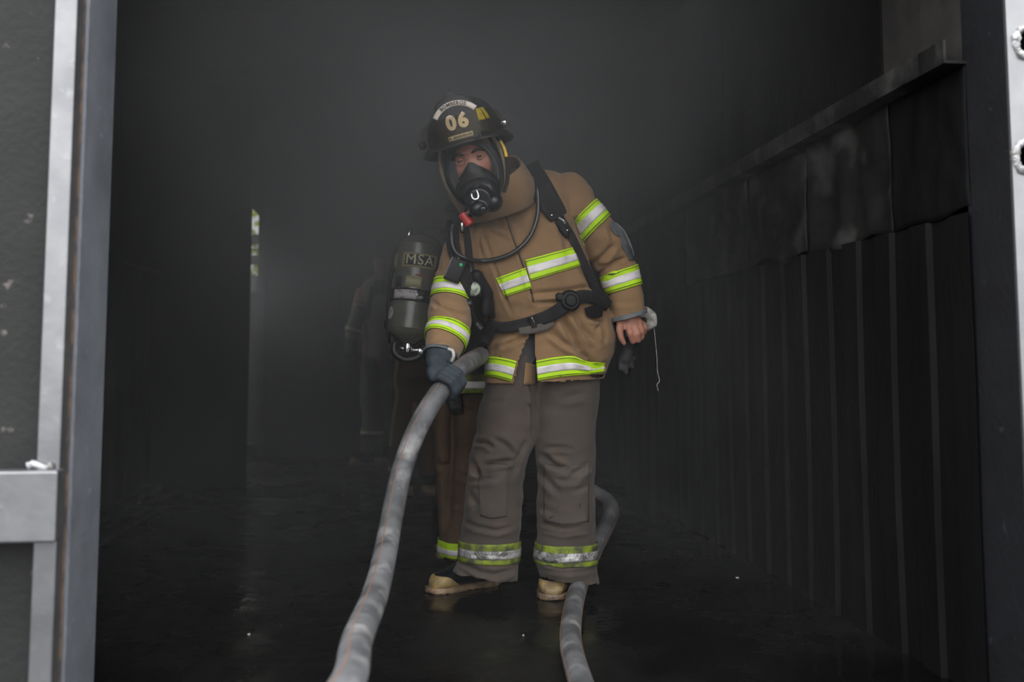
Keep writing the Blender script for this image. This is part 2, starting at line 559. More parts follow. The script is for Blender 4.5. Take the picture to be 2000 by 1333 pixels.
def wet_floor():
    m = bpy.data.materials.new('wet_sooty_floor'); m.use_nodes = True
    nt = m.node_tree; N = nt.nodes; L = nt.links; b = N['Principled BSDF']
    tc = N.new('ShaderNodeTexCoord')
    n = N.new('ShaderNodeTexNoise'); n.inputs['Scale'].default_value = 1.6; n.inputs['Detail'].default_value = 7; n.inputs['Roughness'].default_value = .6
    L.new(tc.outputs['Object'], n.inputs['Vector'])
    r = N.new('ShaderNodeValToRGB'); r.color_ramp.elements[0].position = .40; r.color_ramp.elements[1].position = .62
    L.new(n.outputs['Fac'], r.inputs['Fac'])
    x = N.new('ShaderNodeMix'); x.data_type = 'RGBA'; x.inputs['A'].default_value = (.004, .004, .004, 1); x.inputs['B'].default_value = (.010, .0097, .0095, 1)
    L.new(r.outputs['Color'], x.inputs['Factor']); L.new(x.outputs['Result'], b.inputs['Base Color'])
    y = N.new('ShaderNodeMix'); y.inputs['A'].default_value = .08; y.inputs['B'].default_value = .5
    L.new(r.outputs['Color'], y.inputs['Factor']); L.new(y.outputs['Result'], b.inputs['Roughness'])
    n2 = N.new('ShaderNodeTexNoise'); n2.inputs['Scale'].default_value = 9; n2.inputs['Detail'].default_value = 4
    L.new(tc.outputs['Object'], n2.inputs['Vector'])
    u = N.new('ShaderNodeBump'); u.inputs['Strength'].default_value = .25; u.inputs['Distance'].default_value = .02
    L.new(n2.outputs['Fac'], u.inputs['Height']); L.new(u.outputs['Normal'], b.inputs['Normal'])
    b.inputs['Specular IOR Level'].default_value = .2
    return m


M['floor'] = wet_floor()


def clear(name, tint, gloss=0.06, rough=0.03):
    m = bpy.data.materials.new(name); m.use_nodes = True
    nt = m.node_tree; N = nt.nodes; L = nt.links
    N.remove(N['Principled BSDF'])
    t = N.new('ShaderNodeBsdfTransparent'); t.inputs[0].default_value = (*tint, 1)
    g = N.new('ShaderNodeBsdfGlossy'); g.inputs['Roughness'].default_value = rough
    f = N.new('ShaderNodeFresnel'); f.inputs[0].default_value = 1.25
    mx = N.new('ShaderNodeMixShader')
    L.new(f.outputs[0], mx.inputs[0]); L.new(t.outputs[0], mx.inputs[1]); L.new(g.outputs[0], mx.inputs[2])
    L.new(mx.outputs[0], N['Material Output'].inputs['Surface'])
    return m


M['lens'] = clear('clear_mask_lens', (.93, .92, .91))
M['visor'] = clear('smoked_amber_visor', (.80, .74, .58), rough=.15)

# text: built-in font turned into a mesh lying in its own x-y plane
def text_mesh(s, size, extrude=0.0006, spacing=1.0, bold=.018):
    c = bpy.data.curves.new('t', 'FONT')
    c.body = s; c.size = size; c.extrude = extrude; c.align_x = 'CENTER'; c.align_y = 'CENTER'; c.space_character = spacing
    c.resolution_u = 3; c.offset = size * bold
    o = bpy.data.objects.new('t', c); COL.objects.link(o)
    dg = bpy.context.evaluated_depsgraph_get()
    e = o.evaluated_get(dg).to_mesh()
    V = np.array([v.co[:] for v in e.vertices]); F = [tuple(p.vertices) for p in e.polygons]
    bpy.data.objects.remove(o)
    return V, F

# ================================================================== the place
XL, XR, Y0, YB, ZC = -1.58, 1.385, 2.30, 8.6, 2.60
YP = 6.56          # left wall ends here; a side doorway opens beyond the partition


def struct(name, V, F, m, smooth=False):
    o = obj(name, V, F, m, None, smooth)
    o['kind'] = 'structure'
    return o


def sroot(name, loc=(0, 0, 0)):
    e = empty(name, loc); e['kind'] = 'structure'
    return e


# ground outside, floor inside
struct('ground', *boxm(-25, 25, -22, 30, -.20, -.02), M['asphalt'])
struct('floor', *boxm(XL - .1, XR + .1, 2.14, YB + .1, -.02, 0), M['floor'])
# yard outside the back door
struct('back_yard', *boxm(-8, 4, YB + .2, 24, -.02, -.005), M['ground_light'])

# ceiling with cross ribs
ce = sroot('ceiling', (0, 5, ZC))
obj('ceiling_plate', *boxm(XL - .1, XR + .1, 2.14, YB + .1, ZC, ZC + .06), M['ceiling'], ce, False)
for i in range(6):
    y = 3.2 + i * .95
    obj('ceiling_rib', *boxm(XL, XR, y, y + .05, ZC - .07, ZC), M['ceiling'], ce, False)

# right wall: corrugated sheets below, crumpled liner plates, rail, plates above
wr = sroot('wall_right', (XR, 5.5, 0))
obj('outer_skin', *boxm(XR + .06, XR + .1, 2.14, YB + .1, 0, ZC), M['soot'], wr, False)


def corrugated(y0, y1, z0, z1, x, sgn, pitch=.2075, depth=.013):
    ys, xs = [], []
    y = y0
    k = 0
    while y < y1 - 1e-6:
        for dy, dx in ((0, 0), (.092, 0), (.098, depth), (.196, depth)):
            if y + dy <= y1: ys.append(y + dy); xs.append(x + sgn * dx)
        y += pitch
    ys.append(y1); xs.append(x)
    n = len(ys)
    rows = [z0, z0 + .02, (z0 * 2 + z1) / 3, (z0 + 2 * z1) / 3, z1]
    V = []
    for z in rows:
        for a, b in zip(xs, ys):
            V.append((a + .006 * noise.noise(Vector((b * 2, z * 2.5, sgn))), b + .008 * noise.noise(Vector((b * 1.3, z * 1.6, 4 + sgn))), z))
    V = np.array(V)
    F = grid_faces(len(rows), n, False)
    return shell((V, F), .002)


yy = Y0
i = 0
while yy < YP - .05:
    y1 = min(yy + 5 * .2075, YP)
    obj('corrugated_sheet', *corrugated(yy + .002, y1, 0.0, 1.18, XR + .004 * (i % 2), 1), M['soot'], wr, False)
    yy = y1; i += 1


def crumple(y0, y1, z0, z1, x, amp, seed, sgn=1, n=26):
    ys, zs = np.linspace(y0, y1, n), np.linspace(z0, z1, n)
    V = []
    for j, z in enumerate(zs):
        for k, y in enumerate(ys):
            q = Vector((y * 4.5 + seed, z * 4.0, seed * 3.1))
            r = noise.ridged_multi_fractal(q, .9, 2.2, 3, 1.0, 2.0) - 1.0
            e = min(j, n - 1 - j, k, n - 1 - k) / 4
            V.append((x - sgn * (amp * r * min(1, .35 + e)), y, z + (.03 * noise.noise(Vector((y * 5, seed, 0))) if j == 0 else 0)))
    return shell((np.array(V), grid_faces(n, n, False)), .0025)


ys = [Y0, 2.70, 3.30, 3.9, 4.8, 5.8, 6.7, 7.6, 8.6]
for i in range(8):
    m = M['soot2'] if i in (1, 2, 3) else M['soot']
    obj('liner_plate', *crumple(ys[i] + .004, ys[i + 1] - .004, 1.185, 1.555, XR + .008, .022 if i in (1, 2) else .014, i * 2.3), m, wr)
rl = obj('wall_rail', *merge(boxm(XR - .05, XR + .02, Y0, YB, 1.555, 1.562), boxm(XR - .05, XR - .043, Y0, YB, 1.562, 1.615)), M['soot2'], wr, False)
ys = [Y0, 2.52, 2.74, 3.4, 4.2, 5.2, 6.3, 7.4, 8.6]
for i in range(8):
    m = M['ash_plate'] if i < 2 else M['soot']
    obj('upper_plate', *boxm(XR + .012 + .004 * (i % 2), XR + .02, ys[i] + .003, ys[i + 1] - .003, 1.56, ZC), m, wr, False)

# left wall
wl = sroot('wall_left', (XL, 5.5, 0))
obj('outer_skin', *boxm(XL - .1, XL - .06, 2.14, YP, 0, ZC), M['soot'], wl, False)
yy = Y0; i = 0
while yy < YB - .05:
    y1 = min(yy + 5 * .2075, YB)
    V, F = corrugated(yy + .002, y1, 0.0, 1.36, XL - .004 * (i % 2), -1)
    obj('corrugated_sheet', V, F, M['soot'], wl, False)
    yy = y1; i += 1
for i in range(5):
    a = Y0 + i * (YP - Y0) / 5
    obj('upper_plate', *crumple(a + .004, a + (YP - Y0) / 5 - .004, 1.42, ZC, XL - .01, .012, 30 + i * 1.7, -1), M['soot'], wl)
obj('wall_rail', *merge(boxm(XL - .02, XL + .05, Y0, YP, 1.36, 1.367), boxm(XL + .043, XL + .05, Y0, YP, 1.367, 1.42)), M['soot2'], wl, False)
obj('side_lintel', *boxm(XL - .1, XL, YP, YB + .06, 2.0, ZC), M['soot'], wl, False)
obj('side_panel', *boxm(XL - .1, XL - .06, YP, 7.3, 0, 2.0), M['soot'], wl, False)
obj('wall_stud', *bevel_box(XL, XL + .06, 5.55, 5.62, 0, 1.36, .005), M['soot2'], wl, False)
struct('trim_1', *bevel_box(XL, XL + .10, Y0, 6.5, 0, .05, .01), M['soot2'])
struct('trim_2', *bevel_box(XL + .24, XL + .28, Y0, 6.5, 0, .018, .005), M['soot2'])

# partition across the left of the chamber and the back wall with its narrow open doorway
PX = at(484, 700, 6.55)[0]
struct('wall_partition', *boxm(XL - .11, PX, 6.55, 6.60, 0, ZC), M['soot'])
JX = at(501, 700, YB)[0]
wb = sroot('wall_back', (0, YB, 0))
i = 0
x = JX + .07
while x < XR - .01:
    x1 = min(x + .62, XR + .06)
    obj('back_sheet', *boxm(x + .003, x1, YB + .006 * (i % 2), YB + .06, 0, ZC), M['soot'], wb, False)
    x = x1; i += 1
obj('outer_skin', *boxm(JX + .06, XR + .1, YB + .065, YB + .1, 0, ZC), M['soot'], wb, False)
obj('lintel', *boxm(XL - .06, JX + .07, YB, YB + .06, 2.12, ZC), M['soot'], wb, False)
struct('trim_3', *bevel_box(JX, JX + .065, YB - .05, YB + .06, 0, 2.12, .005), M['soot2'])
struct('trim_6', *bevel_box(XL - .06, JX, YB - .02, YB + .06, 0, .11, .006), M['soot2'])
# slanted gusset in the doorway's upper corner
gx, gz = JX, 2.12
V = np.array([(gx, YB, gz), (gx - .10, YB, gz), (gx, YB, gz - .09), (gx, YB + .02, gz), (gx - .10, YB + .02, gz), (gx, YB + .02, gz - .09)])
struct('trim_4', V, [(0, 2, 1), (3, 4, 5), (0, 1, 4, 3), (1, 2, 5, 4), (2, 0, 3, 5)], M['soot'])

# seen through the doorway: perforated guard panels of a landing, and a tree
gd = tag(empty('guard_rail', (-1.9, 9.6, 0)), 'dark guard rail with perforated panels outside the narrow back doorway', 'railing')


def perforated(x0, x1, y, z0, z1, p=.022, r=.36):
    V, F = [], []
    nx, nz = int((x1 - x0) / p), int((z1 - z0) / p)
    xs, zs = [], []
    for i in range(nx + 1):
        xs += [x0 + i * p, x0 + i * p + p * r]
    for j in range(nz + 1):
        zs += [z0 + j * p, z0 + j * p + p * r]
    for z in zs:
        for x in xs: V.append((x, y, z))
    n = len(xs)
    for j in range(len(zs) - 1):
        for i in range(n - 1):
            if i % 2 == 0 or j % 2 == 0:
                F.append((j * n + i, j * n + i + 1, (j + 1) * n + i + 1, (j + 1) * n + i))
    return shell((np.array(V), F), .003)


GY = 9.6
zt = lambda py: at(492, py, GY)[2]
gx0, gx1 = -2.3, -1.15
for a, b in ((500, 476), (540, 516)):
    obj('perforated_panel', *perforated(gx0, gx1, GY, zt(a), zt(b)), M['perf'], gd, False)
for a, b in ((476, 458), (516, 500), (572, 540)):
    obj('rail_bar', *bevel_box(gx0, gx1, GY - .02, GY + .02, zt(a), zt(b), .004), M['perf'], gd, False)
obj('kick_plate', *boxm(gx0, gx1, GY - .01, GY + .01, 0, zt(572)), M['soot'], gd, False)
for x in (gx0, gx1):
    obj('post', *bevel_box(x - .03, x + .03, GY - .03, GY + .03, 0, zt(458), .004), M['perf'], gd, False)

tr = tag(empty('tree', (-2.6, 14.0, 0)), 'leafy yellow-green tree glimpsed through the narrow back doorway', 'tree')
obj('trunk', *tube(catmull([(-2.6, 14, 0), (-2.65, 14.05, 1.2), (-2.5, 14, 2.6), (-2.45, 13.9, 3.6)], 14), np.linspace(.13, .05, 14), 10), M['bark'], tr)
V, F = [], []
rng = np.random.default_rng(3)
for k in range(3800):
    d = rng.normal(size=3); d /= np.linalg.norm(d)
    c = np.array([-2.6, 14.0, 2.7]) + d * np.array([1.9, 1.3, 1.5]) * rng.uniform(.3, 1) ** .5
    if c[2] < 1.0: continue
    a = rng.normal(size=3); a /= np.linalg.norm(a)
    b = np.cross(a, rng.normal(size=3)); b /= np.linalg.norm(b)
    s = rng.uniform(.05, .09)
    n = len(V)
    V += [c - a * s, c + b * s * .45, c + a * s, c - b * s * .45]
    F.append((n, n + 1, n + 2, n + 3))
fo = obj('foliage', V, F, M['leaf'], tr, False)
fo['kind'] = 'stuff'

# front wall round the opening
FY = 2.14
fw = sroot('wall_front', (0, FY, 0))
obj('header', *boxm(XL - .1, XR + .8, FY, Y0, 2.34, ZC + .06), M['steel_soot'], fw, False)

# right jamb with welded lock sockets
jr = sroot('door_2', (XR + .03, FY, 0))
jx = at(1948, 0, FY + .0)[0]
JXR = at(1972, 300, FY)[0]
obj('jamb_side', *bevel_box(JXR, JXR + .012, FY, Y0 + .02, 0, 2.34, .003), M['steel_soot'], jr, False)
bm = bmesh.new()
# face plate with two round sockets cut by building it as rings
cz = [at(1999, 85, FY), at(1997, 308, FY)]
xa, xb = JXR + .002, JXR + .30


def plate_with_holes(x0, x1, z0, z1, holes, y, th=.006):
    from mathutils.geometry import delaunay_2d_cdt
    pts = [Vector((x0, z0)), Vector((x1, z0)), Vector((x1, z1)), Vector((x0, z1))]
    edges = [(0, 1), (1, 2), (2, 3), (3, 0)]
    for (hx, hz, r) in holes:
        n0 = len(pts)
        for i in range(28):
            a = 2 * math.pi * i / 28
            pts.append(Vector((hx + r * math.cos(a), hz + 1.25 * r * math.sin(a))))
            edges.append((n0 + i, n0 + (i + 1) % 28))
    vs, _, fs, *_ = delaunay_2d_cdt(pts, edges, [], 0, 1e-6)
    F = []
    for f in fs:
        c = sum((vs[i] for i in f), Vector((0, 0))) / len(f)
        if any(((c.x - hx) / r) ** 2 + ((c.y - hz) / (1.25 * r)) ** 2 < .995 for hx, hz, r in holes): continue
        F.append(tuple(f))
    return shell((np.array([(v.x, y, v.y) for v in vs]), F), th)


holes = [(cz[0][0] + .006, cz[0][2], .028), (cz[1][0] + .008, cz[1][2], .028)]
obj('jamb_face', *plate_with_holes(xa, xb, 0, 2.34, holes, FY), M['steel_bright'], jr, False)
obj('jamb_back', *boxm(xa, xb, FY + .05, FY + .06, 0, 2.34), M['steel_soot'], jr, False)
obj('jamb_outer', *boxm(xb - .006, xb, FY, Y0, 0, 2.34), M['steel_soot'], jr, False)
for hx, hz, r in holes:
    a = np.linspace(0, 2 * math.pi, 40, endpoint=False)
    P = np.array([(hx + r * 1.05 * math.cos(t), FY - .004, hz + 1.3 * r * math.sin(t)) for t in a])
    ring = np.concatenate([P, P[:1]])
    obj('weld_bead', *tube(ring, [.010 + .005 * noise.noise(Vector((i * .9, hz, 0))) for i in range(41)], 8, False), M['weld'], jr)

# left: open door leaf and corner post
dl = sroot('door_1', (-.85, FY, 0))
sx0, sx1 = at(78, 700, FY)[0], at(124, 700, FY)[0]
obj('left_panel', *boxm(XL - .1, sx0 - .03, FY + .06, Y0, 0, 2.34), M['steel_soot'], fw, False)
obj('stile', *bevel_box(sx0, sx1, FY, FY + .05, -.02, 2.5, .006, 3), M['steel_grey'], dl, False)
obj('leaf_plate', *boxm(sx0 - 1.2, sx0 + .01, FY + .036, FY + .042, -.02, 2.5), M['plate_speck'], dl, False)
zt_, zb_ = at(60, 921, FY - .05)[2], at(60, 1062, FY - .05)[2]
xe = at(110, 980, FY - .05)[0]
obj('cross_rail', *bevel_box(xe - 1.2, xe, FY - .05, FY + .0, zb_, zt_, .005, 3), M['steel_grey'], dl, False)
wp = [(sx0 - .012 + .012 * i, FY - .010, zt_ + .006 + .004 * math.sin(i * 1.7)) for i in range(5)]
obj('weld_bead', *tube(catmull(wp, 16), [.008 + .004 * noise.noise(Vector((i * .8, 1, 0))) for i in range(16)], 8), M['weld'], dl)
px1 = sx1 + .006
_d = ray(207, 700); PYD = px1 * _d[1] / _d[0]
cp = sroot('trim_5', (px1 - .06, FY + .2, 0))
obj('corner_post', *bevel_box(px1 - .052, px1, FY + .052, PYD, -.02, 2.34, .008, 3), M['steel_dark'], cp, False)
obj('weld_seam', *tube([(px1 - .001, FY + .06, .0 + 2.3 * i / 160) for i in range(161)], [.0035 + .0022 * noise.noise(Vector((i * .7, 2, 0))) for i in range(161)], 6), M['steel_dark'], cp)
obj('rust_line', *tube([(sx1 + .001, FY + .046, .0 + 2.3 * i / 60) for i in range(61)], [.0035 + .0012 * noise.noise(Vector((i * .7, 5, 0))) for i in range(61)], 6), M['rust'], cp)


def smoke_material():
    m = bpy.data.materials.new('thin_smoke'); m.use_nodes = True
    nt = m.node_tree; N = nt.nodes; L = nt.links
    N.remove(N['Principled BSDF'])
    v = N.new('ShaderNodeVolumePrincipled')
    v.inputs['Color'].default_value = (*SMOKE_COL, 1)
    v.inputs['Anisotropy'].default_value = 0.0
    g = N.new('ShaderNodeNewGeometry'); s = N.new('ShaderNodeSeparateXYZ')
    L.new(g.outputs['Position'], s.inputs[0])
    def rng(sock, lo, hi, a, b):
        r = N.new('ShaderNodeMapRange'); r.interpolation_type = 'SMOOTHSTEP'
        for i, q in ((1, lo), (2, hi), (3, a), (4, b)): r.inputs[i].default_value = q
        L.new(sock, r.inputs[0])
        return r.outputs[0]

    def op(kind, p, q):
        m_ = N.new('ShaderNodeMath'); m_.operation = kind
        for i, s_ in enumerate((p, q)):
            if isinstance(s_, (int, float)): m_.inputs[i].default_value = s_
            else: L.new(s_, m_.inputs[i])
        return m_.outputs[0]
    height = rng(s.outputs[2], .4, 2.4, SMOKE[0], SMOKE[1])
    depth = rng(s.outputs[1], 3.2, 4.6, SMOKE[2], 1.0)
    n = N.new('ShaderNodeTexNoise'); n.inputs['Scale'].default_value = 1.1; n.inputs['Detail'].default_value = 1.5
    L.new(g.outputs['Position'], n.inputs['Vector'])
    swirl = rng(n.outputs['Fac'], .3, .7, .45, 1.55)
    # the billow gathering under the ceiling
    vm = N.new('ShaderNodeVectorMath'); vm.operation = 'DISTANCE'
    L.new(g.outputs['Position'], vm.inputs[0]); vm.inputs[1].default_value = BILLOW[0]
    bil = rng(vm.outputs['Value'], 0.0, BILLOW[1], BILLOW[2], 0.0)
    mu = N.new('ShaderNodeMath'); mu.operation = 'MULTIPLY'
    L.new(op('ADD', op('MULTIPLY', height, depth), bil), mu.inputs[0]); L.new(swirl, mu.inputs[1])
    L.new(mu.outputs[0], v.inputs['Density'])
    L.new(v.outputs[0], N['Material Output'].inputs['Volume'])
    return m


SMOKE = (.125, .36, .17)
BILLOW = ((.05, 4.0, 2.6), 2.0, .95)
SMOKE_COL = (.80, .80, .81)
hz_ = obj('smoke', *boxm(XL + .01, XR - .06, PYD + .02, YB - .06, .02, ZC - .08), smoke_material(), None, False)
tag(hz_, 'thin grey smoke filling the dark chamber, thicker near the ceiling', 'smoke', kind='stuff')

# ================================================================== the fire hose (one long charged line)
HOSE = [(-.62, .55, .035), (-.50, 1.0, .14)]
HOSE += [tuple(at(*p)) for p in ((645, 1390, 1.66), (690, 1265, 1.95), (737, 1150, 2.40), (764, 1020, 2.80), (780, 930, 2.92), (806, 850, 2.97), (846, 778, 2.99), (884, 732, 3.03), (908, 713, 3.14), (928, 701, 3.34),
                                (945, 692, 3.54), (968, 700, 3.72), (1000, 735, 3.84), (1045, 810, 3.92), (1110, 930, 4.05), (1160, 964, 4.12), (1186, 969, 4.10), (1203, 987, 4.02), (1186, 1027, 3.88), (1163, 1072, 3.74), (1144, 1112, 3.62))]
HOSE += [tuple(on_floor(*p, .033)) for p in ((1128, 1155), (1118, 1200), (1113, 1255), (1128, 1315), (1150, 1380), (1190, 1480))]
HP = catmull(HOSE, 900)
for _ in range(2):
    sl = np.concatenate([[0], np.cumsum(np.linalg.norm(np.diff(HP, axis=0), axis=1))])
    tt_ = np.linspace(0, sl[-1], 300)
    HP = np.stack([np.interp(tt_, sl, HP[:, k]) for k in range(3)], -1)
    for _ in range(14): HP[1:-1] = (HP[:-2] + HP[2:] + 2 * HP[1:-1]) / 4
HP[:, 2] = np.maximum(HP[:, 2], .033)
hv, hf = tube(HP, .0305, 24)
hose = obj('fire_hose', hv, hf, M['hose'], None, True)
for k in (3, 17):
    obj('marking_line', *tube(HP + (hv[:300 * 24].reshape(300, 24, 3)[:, k] - HP) * 1.005, .0011, 6), M['rust_line'], hose)
tag(hose, 'long grey dusty fire hose held by the masked firefighter and looping behind his leg', 'hose')

CAPT = .77
# ================================================================== boots
def boot(parent, heel, toe, height=.30, w=.047):
    """rubber boot from the heel point to the toe point on the floor: upper with shaft, toe cap, ridged sole"""
    heel, toe = np.array(heel), np.array(toe)
    L = np.linalg.norm(toe - heel)
    f = (toe - heel) / L
    s = np.array([f[1], -f[0], 0.0]); up = np.array([0, 0, 1.0])

    def body(t0, t1, grow=0.0, n=26, nu=28, z0=.014):
        V = []
        for tc_ in np.linspace(t0, t1, n):
          for i in range(nu):
            a = 2 * math.pi * i / nu
            t = t1 - (t1 - tc_) * (1 - (.75 * math.sin(a) if grow else 0))
            wd = np.interp(t, [0, .08, .3, .55, .75, .9, .97, 1.0], [.55, .8, .82, .84, 1.0, .92, .66, .28]) * w + grow
            h = np.interp(t, [0, .3, .42, .55, .7, .85, .94, 1.0], [.13, .13, .105, .082, .064, .052, .042, .018]) + grow
            c = heel + f * L * t
            ca, sa = math.cos(a), math.sin(a)
            x = wd * (abs(ca) ** .7) * (1 if ca > 0 else -1)
            z = z0 + h * .5 + h * .5 * (abs(sa) ** .75) * (1 if sa > 0 else -1)
            V.append(c + s * x + up * z)
        V = np.array(V)
        F = grid_faces(n, nu, True)
        m = len(V)
        V = np.concatenate([V, V[:nu].mean(0)[None], V[-nu:].mean(0)[None]])
        F += [(m, (i + 1) % nu, i) for i in range(nu)] + [(m + 1, (n - 1) * nu + i, (n - 1) * nu + (i + 1) % nu) for i in range(nu)]
        return V, F
    sh = tube([heel + f * L * .2 + up * z for z in (.06, .12, .2, height)], [.056, .056, .058, .062], 24)
    u = obj('boot_upper', *merge(body(0, .985), sh), M['rubber_gloss'], parent)
    ORGu = u
    obj('toe_cap', *body(CAPT, 1.0, .003), M['boot_tan'], u)
    # sole: outline extruded, with lugs
    V, F = [], []
    ts = np.linspace(0, 1, 36)
    wd = np.interp(ts, [0, .06, .3, .5, .75, .9, .97, 1.0], [.45, .8, .84, .80, 1.06, .98, .72, .30]) * (w + .003)
    rim = [heel + f * (L + .012) * t + s * q for t, q in zip(ts, wd)] + [heel + f * (L + .012) * t - s * q for t, q in zip(ts[::-1], wd[::-1])]
    n = len(rim)
    zz = (.0, .006, .011, .018)
    for k, z in enumerate(zz):
        for i, p in enumerate(rim):
            g = 1.0 + (.02 if k in (1, 3) else 0)
            zl = z
            if k == 0 and i % 3 == 0: zl = .004
            V.append(heel + f * L * .5 + (p - heel - f * L * .5) * g + up * zl)
    F = grid_faces(len(zz), n, True)
    F.append(tuple(range(n - 1, -1, -1))); F.append(tuple((len(zz) - 1) * n + i for i in range(n)))
    obj('boot_sole', np.array(V), F, M['sole'], u)
    return u


def stripe(parent, VF_lime, VF_silver, lime='lime', silver='silver', stitches=()):
    s = obj('reflective_stripe', *VF_lime, M[lime], parent)
    obj('silver_band', *VF_silver, M[silver], s)
    for q in stitches: obj('stitching', *q, M['stitch'], s)
    return s


# ================================================================== the firefighter in front
D = 3.5
base = on_floor(1030, 1160)
man = empty('person', (base[0], D, 0))
tag(man, 'firefighter in tan reflective jacket, black helmet and breathing mask, gripping the hose', 'person')

# head frame
HR = Matrix.Rotation(math.radians(-15), 3, 'Y') @ Matrix.Rotation(math.radians(-11), 3, 'Z') @ Matrix.Rotation(math.radians(9), 3, 'X')
HRn = np.array(HR)
EYE = np.array([0, -.088, 0.0])
HC = at(917, 311, 3.12) - HRn @ EYE


def H(V): return np.asarray(V, float) @ HRn.T + HC


# --- body: one continuous figure under the clothes
J = lambda px, py, dz=0.0: at(px, py, D + dz)
neck = J(985, 392, -.12)
chest = J(1015, 470, -.03)
belly = J(1055, 620, 0)
hipc = J(1062, 745, 0)
wristL, wristR = J(1230, 606, -.06), J(858, 700, -.42)
hv_, hf_ = ellipsoid((0, 0, 0), (.076, .097, .117), 48, 36)


def face_shape(V):
    V = V.copy()
    g = lambda cx, cz, sx, sz: np.exp(-((V[:, 0] - cx) / sx) ** 2 - ((V[:, 2] - cz) / sz) ** 2)
    fr = np.clip(-V[:, 1] / .06, 0, 1)
    d = .010 * g(0, -.035, .012, .022) + .009 * g(0, -.012, .009, .02) + .007 * g(0, .022, .05, .011) - .009 * g(.032, .0, .017, .012) - .009 * g(-.032, .0, .017, .012)
    d += .004 * g(.045, -.032, .02, .02) + .004 * g(-.045, -.032, .02, .02) + .008 * g(0, -.072, .024, .008) + .012 * g(0, -.105, .03, .018)
    V[:, 1] -= d * fr
    V[:, 0] *= 1 + .24 * np.clip(-V[:, 1] / .097, 0, 1) * np.clip(1 - np.abs(V[:, 2]) / .13, 0, 1)
    V[:, 0] *= 1 - .16 * np.clip((-V[:, 2] - .03) / .09, 0, 1)
    return V


body_parts = [(H(face_shape(hv_)), hf_)]
body_parts += [chain([H([(0, .02, -.06)])[0], neck, chest], [.058, .062, .10]),
               chain([chest + (0, .02, 0), belly, hipc], [.10, .08, .065], 24),
               chain([J(1105, 400, .0), J(1200, 500, .01), wristL], [.058, .047, .030]), chain([chest, J(1105, 400, .0)], [.10, .065]),
               chain([J(912, 470, -.04), J(876, 600, -.16), wristR], [.056, .046, .030]), chain([chest, J(912, 470, -.04)], [.10, .065]),
               chain([J(1000, 780), J(972, 950), J(958, 1095, .05)], [.05, .04, .035]), chain([hipc, J(1000, 780)], [.06, .05]),
               chain([J(1105, 780), J(1107, 950), J(1107, 1100, .03)], [.05, .04, .035]), chain([hipc, J(1105, 780)], [.06, .05])]
# bare left hand: palm block, thumb towards the front, curled fingers
hd = -.06
hand = []
hand.append(chain([wristL, J(1231, 628, hd - .005)], [.030, .034]))
for (a, b) in (((1214, 636), .0), ((1226, 634), -.012), ((1238, 632), -.012), ((1248, 630), -.006)):
    hand.append(chain([J(1231, 618, hd - .006), J(a[0], a[1], hd - .010 + b)], [.022, .0145]))
hand.append(chain([J(1212, 630, hd - .015), J(1210, 645, hd - .03), J(1213, 660, hd - .032), J(1219, 671, hd - .028)], [.0145, .0125, .0110, .0085]))
hand.append(chain([J(1227, 638, hd - .024), J(1231, 653, hd - .040), J(1236, 667, hd - .030), J(1235, 668, hd - .004)], [.0130, .0118, .0105, .009]))
hand.append(chain([J(1239, 638, hd - .022), J(1245, 652, hd - .038), J(1247, 665, hd - .026), J(1244, 666, hd + .002)], [.0128, .0115, .0102, .009]))
hand.append(chain([J(1249, 636, hd - .014), J(1254, 648, hd - .028), J(1254, 660, hd - .016), J(1250, 660, hd + .008)], [.0120, .0108, .0096, .0085]))
hand.append(chain([J(1255, 632, hd), J(1260, 641, hd - .012), J(1259, 650, hd - .002), J(1255, 650, hd + .016)], [.0110, .0095, .0085, .0075]))
bV, bF = remesh(merge(*body_parts, *hand), .0042, 3)
bV = ripple(bV, bF, .0008, 60)
body = obj('body', bV, bF, M['skin'], man)
for s in (-1, 1):
    e = obj('eye', *(lambda q: (H(q[0]), q[1]))(ellipsoid((s * .0325, -.0815, .0), (.0125, .0125, .0125), 20, 14)), M['eye'], body)
    obj('iris', *(lambda q: (H(q[0]), q[1]))(ellipsoid((s * .0325 + .001, -.0900, .0), (.0078, .0058, .0078), 16, 10)), M['iris'], e)
    for nm, z0, zc, mm in (('upper_eyelid', .0075, .004, 'skin'), ('lower_eyelid', -.0068, -.0045, 'skin')):
        P = catmull([(s * .0325 + x, -.0935 + 2.2 * abs(x) ** 1.35, zc * (1 - (x / .0165) ** 2) * 1.6) for x in np.linspace(-.016, .016, 7)], 18)
        obj(nm, *(lambda q: (H(q[0]), q[1]))(tube(P, [.0034] * 18, 8)), M[mm], body)
    P = catmull([(s * .013, -.1025, .0165), (s * .028, -.1015, .0225), (s * .042, -.094, .0225), (s * .054, -.083, .016)], 20)
    obj('eyebrow', *(lambda q: (H(q[0]), q[1]))(tube(P, .0046 * np.sin(np.linspace(.5, 2.9, 20)) + .0006, 8)), M['brow'], body)

# --- hood
def polar(r, c, th0, th1, nt, nu, face=None):
    V = []
    for t in np.linspace(th0, th1, nt):
        for i in range(nu):
            a = 2 * math.pi * i / nu
            V.append((c[0] + r[0] * math.sin(t) * math.cos(a), c[1] - r[1] * math.cos(t), c[2] + r[2] * math.sin(t) * math.sin(a)))
    return np.array(V), grid_faces(nt, nu, True)


